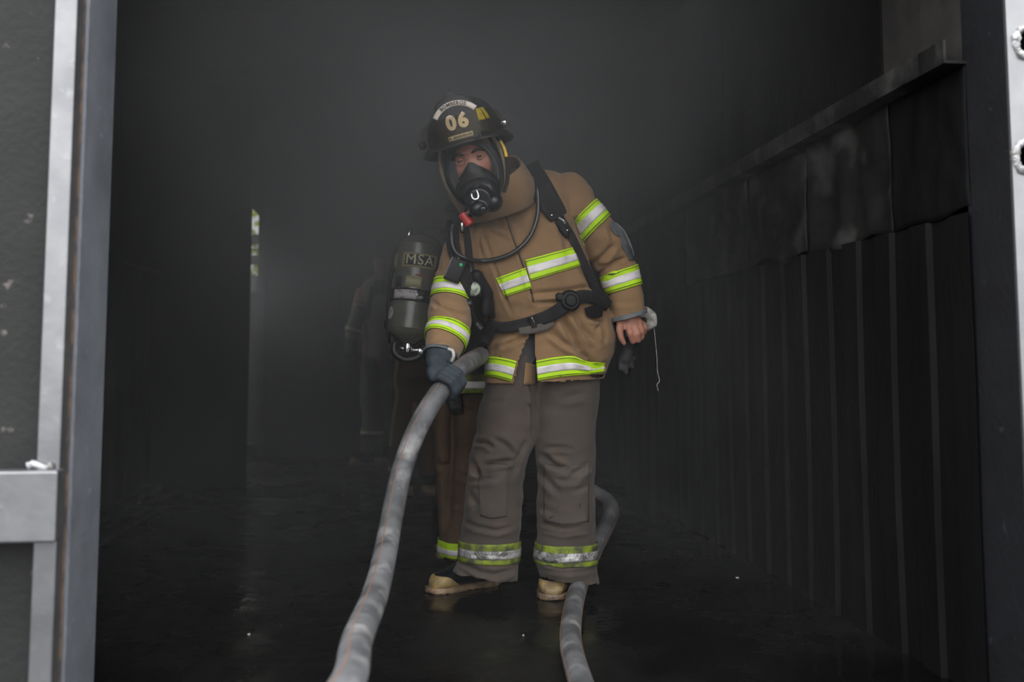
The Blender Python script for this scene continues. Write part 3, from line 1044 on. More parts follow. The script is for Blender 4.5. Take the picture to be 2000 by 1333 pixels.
hoV, hoF = polar((.106, .125, .148), (0, .0, -.022), 1.26, 3.05, 30, 48)
hoV = ripple(hoV, hoF, .004, 14, (1, 1, 1), 3)
hood = obj('hood', *(lambda q: (H(q[0]), q[1]))(shell((hoV, [tuple(reversed(f)) for f in hoF]), .004)), M['hood'], man)
a = np.linspace(0, 2 * math.pi, 61)
rim = np.array([(.1015 * math.cos(t), -.040, -.022 + .141 * math.sin(t)) for t in a])
obj('hood_edge', *(lambda q: (H(q[0]), q[1]))(tube(rim, .0075, 10, False)), M['hood_tan'], hood)
hoodneck = Loft(D, [(880, 368, 1010, 330, -.22, .09, .09, -.03), (888, 393, 1016, 370, -.20, .07, .11, -.03), (905, 425, 1015, 405, -.14, .07, .10, -.03)])
obj('hood_neck', *hoodneck.mesh(14, 40, False), M['hood'], hood)

# --- breathing mask
mask = obj('mask_seal', *(lambda: (lambda V, F: (H(V), F))(*shell(
    (lambda V: (V, grid_faces(5, 56, True)))(np.array([
        (k * .086 * math.cos(t) * (1 - .10 * max(0, -math.sin(t))), -.092 - (k < .9) * .004 + .034 * (k * math.cos(t)) ** 2 + .010 * (k * math.sin(t)) ** 2, -.050 + k * .113 * math.sin(t))
        for k in (1.06, 1.02, .95, .89, .84) for t in np.linspace(0, 2 * math.pi, 56, endpoint=False)])), .006)))(), M['rubber'], man)
ORGm = mask
LV = []
for k in np.linspace(0.02, .9, 12):
    for t in np.linspace(0, 2 * math.pi, 56, endpoint=False):
        LV.append((k * .086 * math.cos(t), -.140 + .055 * k ** 2 + .03 * (k * math.cos(t)) ** 2, -.050 + k * .113 * math.sin(t)))
obj('lens', H(LV), grid_faces(12, 56, True), M['lens'], mask)
# nose cup
NV = []
lv = np.linspace(0, 1, 16)
for t in lv:
    z = -.010 - .115 * t
    wd = np.interp(t, [0, .12, .35, .6, 1], [.008, .022, .050, .066, .058])
    dp = np.interp(t, [0, .12, .35, .6, 1], [.010, .020, .030, .034, .03])
    for a in np.linspace(0, math.pi, 22):
        NV.append((wd * math.cos(a) * 1.05, -.080 - (dp + .008) * math.sin(a) ** .8 - .004, z - .006 * math.cos(a) ** 2))
NV = np.array(NV)
NF = grid_faces(16, 22, False)
obj('nose_cup', *(lambda q: (H(q[0]), q[1]))(shell((NV, NF), .003)), M['plastic'], mask)


def cyl(p, q, r, r1=None, nu=28, round_=.006):
    p, q = np.asarray(p, float), np.asarray(q, float)
    r1 = r if r1 is None else r1
    d = (q - p) / np.linalg.norm(q - p)
    return tube([p, p + d * .0005, p + d * round_, q - d * round_, q - d * .0005, q], [max(r - round_, .0005), r - round_ * .6, r, r1, r1 - round_ * .6, max(r1 - round_, .0005)], nu)


hw = lambda q: (H(q[0]), q[1])
reg = obj('regulator', *hw(remesh(merge(cyl((0, -.095, -.124), (0, -.168, -.134), .052, .044, 32, .012), ellipsoid((.036, -.128, -.150), (.034, .036, .032)), ellipsoid((-.010, -.160, -.158), (.030, .026, .026)),
        cyl((-.02, -.12, -.155), (-.062, -.125, -.170), .018, .016), ellipsoid((0, -.112, -.112), (.066, .044, .052))), .003, 2)), M['reg'], mask)
P = [(-.016, -.171, -.106), (-.018, -.173, -.116), (-.014, -.175, -.124), (-.007, -.176, -.127), (.0, -.175, -.124), (.003, -.173, -.114), (.001, -.170, -.098)]
obj('chrome_clip', *hw(tube(catmull(P, 24), [.0022 + .0026 * math.sin(math.pi * i / 23) for i in range(24)], 8)), M['chrome'], reg)
obj('release_button', *hw(cyl((.005, -.176, -.162), (.005, -.192, -.165), .015, .012)), M['rubber_gloss'], reg)
obj('bypass_knob', *hw(remesh(merge(cyl((-.066, -.128, -.158), (-.052, -.130, -.196), .015, .0155, 16, .003), cyl((-.06, -.128, -.175), (-.05, -.13, -.20), .0165, .0165, 10, .003)), .0025, 1)), M['red'], reg)
obj('hose_fitting', *hw(cyl((-.074, -.128, -.186), (-.082, -.126, -.214), .0058, .0058, 14, .002)), M['chrome'], reg)
hood_b = bvh_of(*(lambda q: (H(q[0]), q[1]))((hoV, [tuple(reversed(f)) for f in hoF])))
obj('mask_strap', *hw(tube(catmull([(.102, -.030, .045), (.112, -.040, .005), (.110, -.048, -.045), (.098, -.062, -.095), (.078, -.078, -.130)], 30), .0060, 10)), M['webbing'], mask)
obj('yellow_strap_tab', *hw(tube(catmull([(.1075, -.041, .030), (.1135, -.0455, .004), (.1135, -.048, -.024)], 14), .0056, 10)), M['yellow_tab'], mask)

# --- helmet
def helmet(parent, hw, shell_m, front=True):
    V, nu, nv = [], 64, 18
    for j in range(nv):
        t = math.pi / 2 * j / (nv - 1)
        for i in range(nu):
            a = 2 * math.pi * i / nu
            rid = 1 + .016 * (abs(math.cos(4 * a)) ** 14) * math.cos(t)
            V.append((.122 * math.cos(t) ** .8 * math.cos(a) * rid, .008 + .148 * math.cos(t) ** .8 * math.sin(a) * rid, .058 + .142 * math.sin(t)))
    c = obj('helmet_shell', *hw(shell((np.array(V), [f for f in grid_faces(nv, nu, True)]), .004)), shell_m, parent)
    V = []
    for k, (g, dz) in enumerate(((0, .006), (.35, .004), (.7, -.004), (1.0, -.016), (1.02, -.021))):
        for i in range(nu):
            a = 2 * math.pi * i / nu
            back = max(0, math.sin(a)); fr = max(0, -math.sin(a))
            ext = (.030 + .060 * back ** 2 + .012 * fr ** 2) * g
            V.append(((.120 + ext) * math.cos(a), .008 + (.146 + ext) * math.sin(a), .060 + dz * (1 + back * .9) + .010 * fr))
    obj('helmet_brim', *hw(shell((np.array(V), grid_faces(5, nu, True)), .005)), shell_m, c)
    # comb ridge along the crown
    P = [(0, .008 - .146 * math.cos(t), .052 + .152 * math.sin(t)) for t in np.linspace(.25, math.pi - .25, 24)]
    obj('crown_ridge', *hw(tube(P, .0075, 8)), shell_m, c)
    return c


hel = helmet(man, hw, M['helmet'])
# leather front piece
def shield_outline():
    pts = [(-.050, 0), (.050, 0), (.060, .02), (.064, .06), (.064, .105), (.056, .130), (.040, .146), (.020, .152), (.012, .164), (0, .172), (-.012, .164), (-.020, .152), (-.040, .146), (-.056, .130), (-.064, .105), (-.064, .06), (-.060, .02)]
    return np.array(pts)


def on_shield(x, z, lift=0.0):
    x, z = np.asarray(x, float), np.asarray(z, float)
    return np.stack([x, -.178 + 3.2 * x ** 2 + .16 * (z - 0) - lift + 0 * x, .052 + z * .985], -1)


so = shield_outline()
cen = np.array([0, .08])
V = []
ks = np.linspace(1, 0.02, 10)
for k in ks:
    q = cen + (so - cen) * k
    V.append(on_shield(q[:, 0], q[:, 1]))
sh_ = obj('front_shield', *hw(shell((np.concatenate(V), grid_faces(10, len(so), True)), .004)), M['leather'], hel)
rimv = on_shield(np.append(so[:, 0], so[0, 0]) * .98, np.append(so[:, 1], so[0, 1]) * .98 + .001, .003)
obj('shield_border', *hw(tube(catmull(rimv, 80), .0018, 6, False)), M['helmet'], sh_)


def flat_on_shield(VF, lift):
    V, F = VF
    W = on_shield(V[:, 0], V[:, 1], lift)
    W[:, 1] -= V[:, 2]
    return H(W), F


# curved name panel
arc_c, R0, R1 = np.array([0, .044]), .074, .091
A0 = math.radians(52)
arcV, n = [], 30
for r in (R0, R1):
    for t in np.linspace(-A0, A0, n): arcV.append((arc_c[0] + r * math.sin(t), arc_c[1] + r * math.cos(t), 0))
obj('arched_panel', *flat_on_shield(shell((np.array(arcV), grid_faces(2, n, False)), .0008), .0055), M['cream'], sh_)
tv, tf_ = text_mesh('BOMBEROS', .0155, .0004, 1.12)
th = tv[:, 0] / ((R0 + R1) / 2)
rr = (R0 + R1) / 2 + tv[:, 1]
tw = np.stack([arc_c[0] + rr * np.sin(th), arc_c[1] + rr * np.cos(th), tv[:, 2]], -1)
obj('lettering', *flat_on_shield((tw, tf_), .0075), M['ink'], sh_)
for ch, cx in (('0', -.019), ('6', .019)):
    tv, tf_ = text_mesh(ch, .062, .0006, 1.0, .05)
    tv[:, 0] = tv[:, 0] * 1.0 + cx; tv[:, 1] += .067
    # thicken strokes
    obj('number', *flat_on_shield((tv, tf_), .0065), M['cream'], sh_)
pl = np.array([(-.039, .014, 0), (.039, .014, 0), (.039, .028, 0), (-.039, .028, 0)])
xs = np.linspace(-.039, .039, 9)
pv = np.array([(x, z, 0) for z in (.0135, .0285) for x in xs])
obj('name_panel', *flat_on_shield(shell((pv, grid_faces(2, 9, False)), .0008), .0055), M['cream'], sh_)
tv, tf_ = text_mesh('R. BENEVENTE', .0112, .0004, 1.0)
tv[:, 1] += .021
obj('lettering', *flat_on_shield((tv, tf_), .0075), M['ink'], sh_)
# smoked visor flipped up over the front
V = []
nu, nv = 40, 10
for j in range(nv):
    z = .058 + .082 * j / (nv - 1)
    for a in np.linspace(math.radians(-158), math.radians(-22), nu):
        rx = .140 + .006 * math.sin(math.pi * j / (nv - 1)); ry = .196 - .010 * j / (nv - 1)
        edge = (abs(math.degrees(a) + 90) / 68) ** 4
        V.append((rx * math.cos(a), .008 + ry * math.sin(a), z - .028 * edge * (j / (nv - 1)) + .012 * edge))
obj('visor', *hw((np.array(V), grid_faces(nv, nu, False))), M['visor'], hel)
for s in (-1, 1):
    obj('visor_knob', *hw(cyl((s * .128, -.052, .082), (s * .146, -.060, .082), .014, .012, 16, .003)), M['chrome' if s > 0 else 'plastic'], hel)
# yellow reflective trapezoid on the shell's side
V = []
for j, t in enumerate(np.linspace(.38, .68, 6)):
    for a in np.linspace(math.radians(-66), math.radians(-36), 10):
        V.append((.1275 * math.cos(t) ** .8 * math.cos(a), .008 + .1535 * math.cos(t) ** .8 * math.sin(a), .050 + .154 * math.sin(t)))
obj('yellow_sticker', *hw(shell((np.array(V), grid_faces(6, 10, False)), .0015)), M['yellow'], hel)

# --- jacket
TOR = Loft(D, [(950, 382, 1045, 332, -.06, .06, .10, -.03), (912, 418, 1092, 338, -.05, .10, .12, -.02), (888, 458, 1118, 376, -.04, .13, .13, -.02), (884, 505, 1124, 436, -.03, .155, .13, -.01), (902, 555, 1138, 490, -.02, .172, .13, 0),
               (928, 600, 1160, 545, -.01, .175, .13, 0), (948, 640, 1184, 600, 0, .165, .13, 0), (950, 680, 1200, 655, 0, .162, .135, 0), (946, 718, 1192, 700, 0, .154, .14, 0), (944, 752, 1178, 742, 0, .146, .14, 0)], .88)
SLL = Loft(D, [(1040, 415, 1075, 345, -.0, .09, .09, 0), (1072, 432, 1118, 338, -.005, .10, .10, 0), (1098, 448, 1150, 365, -.03, .098, .10, 0), (1115, 438, 1163, 393, -.05, .09, .09, .01), (1139, 474, 1190, 424, -.05, .085, .085, .01), (1153, 508, 1217, 460, -.03, .078, .08, 0),
               (1168, 531, 1239, 504, .0, .073, .075, 0), (1175, 541, 1243, 517, -.01, .068, .07, 0), (1189, 574, 1251, 556, -.025, .064, .066, 0), (1196, 612, 1258, 594, -.05, .058, .06, -.004), (1199, 628, 1259, 610, -.06, .056, .058, -.006)], .95)
SLR = Loft(D, [(925, 470, 968, 430, -.05, .09, .09, 0), (886, 452, 950, 470, -.06, .105, .10, 0), (863, 492, 935, 508, -.10, .10, .095, .01), (848, 546, 918, 556, -.15, .088, .085, .015), (843, 580, 916, 592, -.18, .083, .08, .02),
               (836, 606, 920, 625, -.22, .08, .078, .03), (835, 635, 914, 652, -.27, .076, .074, .035), (832, 655, 905, 680, -.31, .07, .07, .036), (830, 684, 893, 700, -.36, .066, .064, .03), (830, 692, 888, 703, -.38, .063, .062, .028)], .95)
jV, jF = remesh(merge(TOR.mesh(60, 56), SLL.mesh(50, 40), SLR.mesh(50, 40)), .0062, 3)
FOLDS = [
    # storm flap and front
    ([(985, 412), (1000, 460), (1030, 545), (1043, 592)], 2.2, .006),
    ([(942, 452), (962, 510), (985, 580), (1000, 615)], 3, .004),
    ([(920, 420), (930, 470), (940, 500)], 4, .006),
    ([(955, 430), (985, 445), (1000, 450)], 5, .005), ([(950, 450), (985, 468)], 5, .004),
    # chest to waist
    ([(1040, 575), (1100, 570), (1160, 560)], 5, .007), ([(1050, 592), (1110, 592), (1150, 580)], 5, .006), ([(1060, 604), (1120, 600)], 4, .005),
    ([(1085, 420), (1105, 470), (1112, 500)], 6, .006), ([(1070, 345), (1085, 375), (1092, 410)], 4, .004),
    ([(1130, 520), (1150, 550), (1170, 580)], 5, .006),
    # skirt of the jacket
    ([(1075, 648), (1100, 668), (1125, 685)], 5, .010), ([(1098, 618), (1112, 650), (1135, 690), (1160, 712)], 6, .014), ([(1120, 612), (1140, 645), (1165, 672)], 5, .009), ([(1150, 618), (1175, 630), (1165, 645)], 4, .007),
    ([(1178, 620), (1180, 650), (1182, 668)], 4, .007), ([(985, 676), (1010, 664), (1030, 655)], 4, .005), ([(960, 665), (990, 655), (1010, 652)], 5, .004), ([(960, 690), (975, 672)], 4, .005),
    ([(1140, 708), (1165, 718), (1185, 712)], 5, .010),
    # image-right sleeve
    ([(1150, 520), (1180, 500), (1200, 478)], 5, .008), ([(1168, 535), (1195, 515), (1220, 505)], 4, .008), ([(1165, 520), (1185, 515)], 4, .006), ([(1178, 540), (1205, 520)], 4, .005), ([(1190, 445), (1200, 470)], 5, .004),
    ([(1200, 590), (1225, 592), (1245, 585)], 5, .003),
    # image-left sleeve
    ([(840, 588), (870, 602), (905, 618)], 5, .009), ([(838, 610), (865, 600), (885, 606)], 4, .006), ([(855, 585), (880, 594), (910, 600)], 4, .005), ([(850, 500), (858, 530)], 5, .004), ([(875, 470), (870, 500)], 5, .004),
    ([(840, 668), (865, 660), (890, 672)], 4, .003)]
jV = ripple(jV, jF, .007, 7, (1, 1, 1), 11)
jV = ripple(jV, jF, .0045, 17, (.7, .7, 1.6), 4)
jV = creases(jV, jF, FOLDS, 1.6)
# open the front below the waist (cut out a wedge on the near side)
P = proj(jV); NN = vnormals(jV, jF)
front = (NN[:, 1] < -.15) & (jV[:, 1] < D - .02)


def in_wedge(p):
    y = p[:, 1]
    l = np.interp(y, [652, 700, 770], [1036, 1016, 1000]); r = np.interp(y, [652, 700, 770], [1042, 1045, 1052])
    return (y > 652) & (p[:, 0] > l) & (p[:, 0] < r)


cut = in_wedge(P) & front
bot = (P[:, 1] > 733) & (NN[:, 2] < -.6)      # open underside
jF2 = [f for f in jF if not any(cut[i] or bot[i] for i in f)]
used = np.unique(np.concatenate([np.array(f) for f in jF2])); remap = -np.ones(len(jV), int); remap[used] = np.arange(len(used))
jacket = obj('jacket', jV[used], [tuple(remap[i] for i in f) for f in jF2], M['tan'], man)
JB = bvh_of(jV, jF)
# lining seen in the open front
li = [at(x, y, D - .105) for x, y in ((1030, 655), (1046, 655), (1046, 700), (1026, 735), (1022, 752), (1002, 752), (1005, 720), (1018, 690))]
obj('front_lining', *shell((np.array(li), [tuple(range(8))]), .004), M['piping'], jacket, False)
# collar
CRL = Loft(D, [(905, 432, 1044, 390, -.09, .15, .10, -.045), (892, 408, 1044, 358, -.12, .165, .11, -.055), (878, 384, 1026, 326, -.15, .175, .12, -.06), (878, 376, 1016, 314, -.155, .178, .11, -.065)])
cv, cf = shell(CRL.mesh(14, 56, False), .008)
cv = ripple(cv, cf, .005, 11, (1, 1, 1), 5)
obj('collar', cv, cf, M['tan'], jacket)

# chest stripe, two pieces that step at the flap
def chest_piece(tl, tr, br, bl, parent=jacket, lime='lime', silver='silver', a=.33, b=.70, st=(.08, .93), nu=26, ends=True):
    tl, tr, br, bl = (np.array(q, float) for q in (tl, tr, br, bl))
    mixp = lambda l0, l1, t: l0 + (l1 - l0) * t
    e = drape(JB, [tl, tr], [bl, br], nu, 8, .004, 2)
    s = drape(JB, [mixp(tl, bl, a), mixp(tr, br, a)], [mixp(tl, bl, b), mixp(tr, br, b)], nu, 5, .0062, 2)
    sts = []
    for t in st:
        sts.append(shell(drape(JB, [mixp(tl, bl, t - .012), mixp(tr, br, t - .012)], [mixp(tl, bl, t + .012), mixp(tr, br, t + .012)], nu, 2, .0066, 2), .0006))
    return stripe(parent, shell(e, .0015), shell(s, .0012), lime, silver, sts)


chest_piece((1026, 508), (1120, 483), (1134, 519), (1036, 549))
chest_piece((968, 544), (1026, 523), (1039, 563), (986, 580))
# flap edge pipings
for path in ([(984, 412), (1000, 460), (1031, 545), (1042, 590)], [(972, 543), (984, 566), (991, 584)]):
    pts = []
    for p in catmull(path, 40):
        d = ray(*p); d /= np.linalg.norm(d); h = JB.ray_cast(Vector(CO), Vector(d))
        if h[0] is not None: pts.append(np.array(h[0]) - d * .005)
    obj('flap_piping', *tube(pts, .0022, 6), M['piping'], jacket)


# hem stripes
def hem_piece(top, bot):
    T, B = catmull(top, 26), catmull(bot, 26)
    lim = shell(drape(JB, T, B, 26, 8, .004, 3), .0015)
    sil = shell(drape(JB, T + (B - T) * .34, T + (B - T) * .70, 26, 5, .0062, 3), .0012)
    sts = [shell(drape(JB, T + (B - T) * (q - .015), T + (B - T) * (q + .015), 26, 2, .0068, 3), .0006) for q in (.10, .91)]
    return stripe(jacket, lim, sil, 'lime', 'silver', sts)


hem_piece([(1047, 705), (1085, 698), (1120, 696), (1145, 706), (1182, 709)], [(1050, 744), (1085, 738), (1120, 734), (1150, 732), (1180, 727)])
hem_piece([(948, 697), (965, 697), (990, 701), (1009, 706)], [(945, 736), (965, 737), (982, 741), (999, 746)])

# sleeve stripes, elbow patch, cuffs
for LF, t0, t1 in ((SLL, 3.0, 4.0), (SLL, 7.0, 8.0), (SLR, 3.05, 4.05), (SLR, 6.0, 7.0)):
    d_ = t1 - t0
    stripe(jacket, shell(LF.band(t0, t1, JB, .004, nv=9, nu=64), .0015), shell(LF.band(t0 + .33 * d_, t0 + .70 * d_, JB, .0058, nv=5, nu=64), .0012), 'lime', 'silver',
           [shell(LF.band(t0 + q * d_ - .02, t0 + q * d_ + .015, JB, .0064, nv=2, nu=64), .0006) for q in (.11, .9)])
pt = [(1192, 432), (1205, 436), (1218, 448), (1230, 470), (1238, 494), (1239, 508)]
pb = [(1192, 446), (1200, 458), (1212, 464), (1214, 482), (1222, 494), (1229, 508)]
obj('elbow_patch', *shell(drape(JB, pt, pb, 24, 8, .003, 4), .002), M['patch'], jacket)
for LF, t in ((SLL, 9.35), (SLR, 8.2)):
    obj('cuff_binding', *shell(LF.band(t, len(LF.A) - 1.0, None, .004, nv=5, nu=56), .004), M['patch'], jacket)
jb = lambda path, **k: strap(JB, path, **k)

# --- harness of the breathing set
har = obj('harness_strap', *jb([(1034, 326, 40), (1048, 352, 44), (1066, 385, 46), (1085, 415, 40), (1091, 425, 34)], nu=26, nv=6, off=.008, th=.010), M['webbing'], man)
obj('harness_webbing', *jb([(1090, 424, 20), (1112, 455, 16), (1132, 495, 15), (1152, 540, 17), (1170, 572, 18), (1188, 596, 19)], nu=34, off=.006), M['webbing'], har)
obj('harness_webbing', *jb([(884, 432, 24), (884, 470, 26), (892, 505, 26), (905, 535, 24), (925, 580, 22), (945, 620, 22)], nu=34, off=.010, th=.006), M['webbing'], har)
obj('harness_webbing', *jb([(905, 430, 14), (912, 460, 14), (916, 500, 14), (920, 540, 14)], nu=20, off=.006), M['webbing'], har)
sp = lambda px, py, off=.0: (lambda d: (lambda h: np.array(h[0]) - d * off if h[0] is not None else at(px, py, D - .12 - off))(JB.ray_cast(Vector(CO), Vector(d))))(ray(px, py) / np.linalg.norm(ray(px, py)))
obj('strap_buckle', *remesh(merge(capsule(sp(1077, 421, .016), sp(1087, 418, .016), .005, .005), capsule(sp(1087, 418, .016), sp(1092, 426, .018), .006, .005), capsule(sp(1092, 426, .018), sp(1102, 432, .016), .005, .006), capsule(sp(1100, 431, .016), sp(1103, 437, .014), .006, .006)), .0018, 1), M['chrome'], har)
obj('strap_adjuster', *remesh(merge(capsule(sp(1090, 436, .010), sp(1106, 452, .010), .012, .012), capsule(sp(1096, 448, .012), sp(1108, 462, .01), .010, .008)), .003, 1), M['plastic'], har)
obj('strap_rivet', *ellipsoid(sp(1108, 450, .022), (.004, .003, .004), 12, 8), M['chrome'], har)
# waist belt with round buckle, pouch and loose tail
bel = obj('waist_belt', *jb([(952, 636, 24), (985, 640, 22), (1030, 632, 24), (1075, 616, 26), (1108, 596, 28), (1135, 580, 26), (1165, 584, 24), (1188, 598, 22)], nu=44, nv=5, off=.009, th=.006), M['webbing'], har)
c = sp(1113, 588, .014)
obj('round_buckle', *merge(cyl(c + (0, .01, 0), c + (0, -.022, 0), .038, .034, 32, .008), cyl(c + (0, -.018, 0), c + (0, -.030, 0), .022, .020, 28, .005), cyl(c + (-.036, 0, .012), c + (-.036, -.02, .012), .016, .014, 20, .004)), M['plastic'], bel)
obj('belt_pouch', *shell(drape(JB, [(1141, 602), (1158, 597), (1176, 598)], [(1147, 618), (1160, 621), (1174, 619)], 14, 8, .014, 4), .008), M['plastic'], bel)
obj('belt_slide', *jb([(1036, 618, 11), (1041, 630, 11), (1044, 640, 11)], nu=10, off=.018, th=.004), M['plastic'], bel)
obj('slide_pin', *capsule(sp(1039, 621, .026), sp(1044, 631, .026), .0022, .0022), M['chrome'], bel)
obj('belt_tail', *jb([(1014, 648, 14), (1040, 644, 16), (1066, 638, 16), (1080, 630, 14)], nu=20, off=.014, th=.003), M['webbing_b'], bel)
obj('belt_end', *jb([(962, 632, 22), (954, 648, 22), (945, 670, 24)], nu=14, off=.022, th=.004), M['webbing'], bel)
obj('end_stitching', *jb([(936, 664, 2.5), (944, 668, 2.5), (952, 672, 2.5)], nu=8, nv=3, off=.030, th=.001), M['patch'], bel)
# air line looping over the chest
al = [H([(-.080, -.126, -.212)])[0]]
for p in ((885, 440, .03), (880, 465, .03), (888, 490, .03), (910, 505, .028), (940, 510, .022), (975, 505, .02), (1008, 490, .02), (1035, 462, .022), (1049, 425, .024), (1051, 390, .026), (1047, 358, .03), (1036, 335, .03)):
    al.append(sp(*p))
al = np.array(al)
al[1:4, 1] = np.minimum(al[1:4, 1], al[4, 1])
obj('air_line', *tube(catmull(al, 110), .0078, 14), M['hosecover'], har)
# alarm unit with green lamp, gauge, console hoses on his right side
UC = np.array(sp(890, 528, .03))
ru = Matrix.Rotation(math.radians(22), 3, 'Y')
bv, bf = bevel_box(-.028, .026, -.020, .022, -.040, .038, .007, 3)
uw = lambda V: np.asarray(V) @ np.array(ru).T + UC
alarm = obj('alarm_unit', uw(bv), bf, M['plastic'], har)
obj('green_lamp', uw(ellipsoid((.009, -.021, .020), (.0065, .004, .0065), 16, 10)[0]), ellipsoid((0, 0, 0), (1, 1, 1), 16, 10)[1], M['green'], alarm)
obj('edge_strip', uw(bevel_box(-.0285, -.024, -.022, -.018, -.034, .034, .001, 1)[0]), bevel_box(-.0285, -.024, -.022, -.018, -.034, .034, .001, 1)[1], M['patch'], alarm)
obj('alarm_clip', *tube(catmull([sp(891, 500, .04), sp(896, 505, .045), sp(898, 512, .045)], 10), .0028, 8), M['chrome'], alarm)
gc = np.array(sp(921, 568, .05)); gc[1] = min(gc[1], D - .2)
gau = obj('pressure_gauge', *remesh(merge(cyl(gc + (0, .02, 0), gc + (0, -.016, 0), .031, .029, 28, .006), capsule(gc + (0, .0, .03), gc + (-.012, .0, .075), .010, .010)), .003, 1), M['rubber'], har)
gv, gf_ = cyl(gc + (0, -.015, -.001), gc + (0, -.0185, -.001), .023, .023, 28, .001)
obj('gauge_face', gv, gf_, M['gauge'], gau)
for path in ([(905, 515), (925, 540), (945, 560), (955, 600)], [(930, 545), (955, 575), (960, 620)], [(915, 590), (925, 625), (940, 645)]):
    pts = [np.array(sp(x, y, .02)) for x, y in path]
    for q in pts: q[1] = min(q[1], D - .10)
    obj('console_hose', *tube(catmull(pts, 30), .013, 12), M['rubber'], har)
obj('console_block', *remesh(merge(capsule(at(930, 540, D - .2), at(952, 575, D - .17), .024, .022), capsule(at(952, 575, D - .17), at(948, 610, D - .16), .020, .018)), .004, 2), M['plastic'], har)

# --- the air cylinder on his back (behind the torso)
AC = catmull([J(1062, 360, .26), J(1068, 470, .27), J(1075, 590, .27)], 26)
tr_ = np.interp(np.linspace(0, 1, 26), [0, .04, .1, .9, .96, 1], [.02, .055, .085, .085, .06, .02])
back = obj('back_plate', *remesh(merge(capsule(J(1045, 380, .15), J(1070, 600, .15), .05, .05), capsule(J(1020, 400, .15), J(1085, 400, .15), .04, .04)), .008, 3), M['plastic'], har)
obj('air_cylinder', *tube(AC, tr_, 28), M['tank'], har)

# --- trousers
LGL = Loft(D, [(955, 690, 1050, 690, 0, .115, .12, 0), (950, 740, 1052, 740, 0, .115, .12, 0), (938, 790, 1048, 790, 0, .112, .115, 0), (928, 850, 1045, 850, -.005, .108, .11, 0), (916, 885, 1030, 895, -.01, .108, .105, 0), (914, 915, 1023, 925, -.015, .107, .10, 0),
               (907, 970, 1020, 975, -.01, .10, .098, 0), (901, 1020, 1018, 1020, 0, .096, .097, 0), (897, 1054, 1015, 1054, .01, .095, .098, 0), (896, 1092, 1014, 1094, .01, .097, .10, 0), (888, 1112, 1012, 1118, .01, .10, .105, .004), (884, 1118, 1008, 1136, .01, .10, .11, .006)], .9)
LGR = Loft(D, [(1036, 690, 1165, 690, 0, .115, .12, 0), (1038, 740, 1170, 740, 0, .115, .12, 0), (1041, 790, 1169, 790, 0, .113, .115, 0), (1044, 850, 1165, 850, -.005, .108, .11, 0), (1047, 900, 1163, 900, -.01, .107, .105, 0), (1050, 950, 1160, 945, -.01, .104, .10, 0),
               (1048, 990, 1161, 985, -.005, .10, .098, 0), (1048, 1030, 1162, 1030, 0, .096, .097, 0), (1047, 1058, 1163, 1058, .005, .095, .098, 0), (1046, 1098, 1164, 1098, .005, .097, .10, 0), (1053, 1116, 1166, 1120, .005, .10, .105, .002), (1056, 1128, 1170, 1140, .01, .10, .11, .003)], .9)
tV, tF = remesh(merge(LGL.mesh(64, 48), LGR.mesh(64, 48)), .0065, 3)
tV = ripple(tV, tF, .008, 6, (1, 1, 1), 21)
tV = ripple(tV, tF, .004, 16, (.7, .7, 1.6), 6)
TF = [([(1030, 745), (1038, 768), (1037, 800), (1040, 860)], 3, .010), ([(1040, 790), (1030, 795)], 4, .006), ([(925, 865), (945, 864), (965, 875)], 4, .012), ([(1010, 895), (985, 868), (965, 858)], 5, .008), ([(918, 895), (930, 920), (935, 930)], 5, .012),
      ([(945, 908), (970, 904), (1005, 900)], 4, .012), ([(920, 940), (945, 938), (970, 935)], 4, .008), ([(1000, 930), (1018, 880), (1030, 860)], 5, .006), ([(915, 960), (930, 985), (925, 1000)], 5, .006),
      ([(1062, 876), (1090, 874), (1120, 878)], 4, .007), ([(1058, 888), (1080, 908), (1108, 920)], 5, .014), ([(1112, 935), (1135, 918), (1150, 910)], 5, .012), ([(1055, 925), (1075, 945), (1092, 965)], 5, .010), ([(1085, 938), (1110, 942), (1130, 938)], 4, .009),
      ([(1125, 960), (1150, 950)], 4, .005), ([(1052, 990), (1075, 1000), (1090, 1010)], 5, .004), ([(900, 1015), (930, 1030), (970, 1038), (1000, 1030)], 4, .006), ([(1060, 1025), (1100, 1035), (1140, 1030)], 4, .007), ([(1058, 1035), (1100, 1044), (1150, 1036)], 3, .005),
      ([(905, 1104), (935, 1118), (965, 1124), (1000, 1116)], 5, .013), ([(895, 1112), (930, 1132), (960, 1136)], 4, .009), ([(1060, 1100), (1100, 1108), (1150, 1102)], 4, .010), ([(1058, 1112), (1110, 1118), (1160, 1112)], 4, .006), ([(1150, 1000), (1156, 1060)], 4, .004),
      ([(960, 790), (985, 782)], 6, .004), ([(1100, 780), (1140, 768)], 6, .005)]
P = proj(tV); NN = vnormals(tV, tF)
tV = creases(tV, tF, TF, 1.35)
bot = ((P[:, 1] > 1108) & (NN[:, 2] < -.55)) | ((P[:, 1] < 700) & (NN[:, 2] > .6))
tF2 = [f for f in tF if not any(bot[i] for i in f)]
used = np.unique(np.concatenate([np.array(f) for f in tF2])); remap = -np.ones(len(tV), int); remap[used] = np.arange(len(used))
trousers = obj('trousers', tV[used], [tuple(remap[i] for i in f) for f in tF2], M['trouser'], man)
TB = bvh_of(tV, tF)
obj('knee_patch', *shell(drape(TB, [(934, 912), (960, 905), (992, 908)], [(938, 1008), (960, 1014), (990, 1010)], 20, 22, .0012, 0), .0010), M['knee'], trousers)
obj('knee_patch', *shell(drape(TB, [(1062, 905), (1105, 912), (1150, 905)], [(1062, 1020), (1105, 1026), (1150, 1020)], 20, 22, .0012, 0), .0010), M['knee'], trousers)
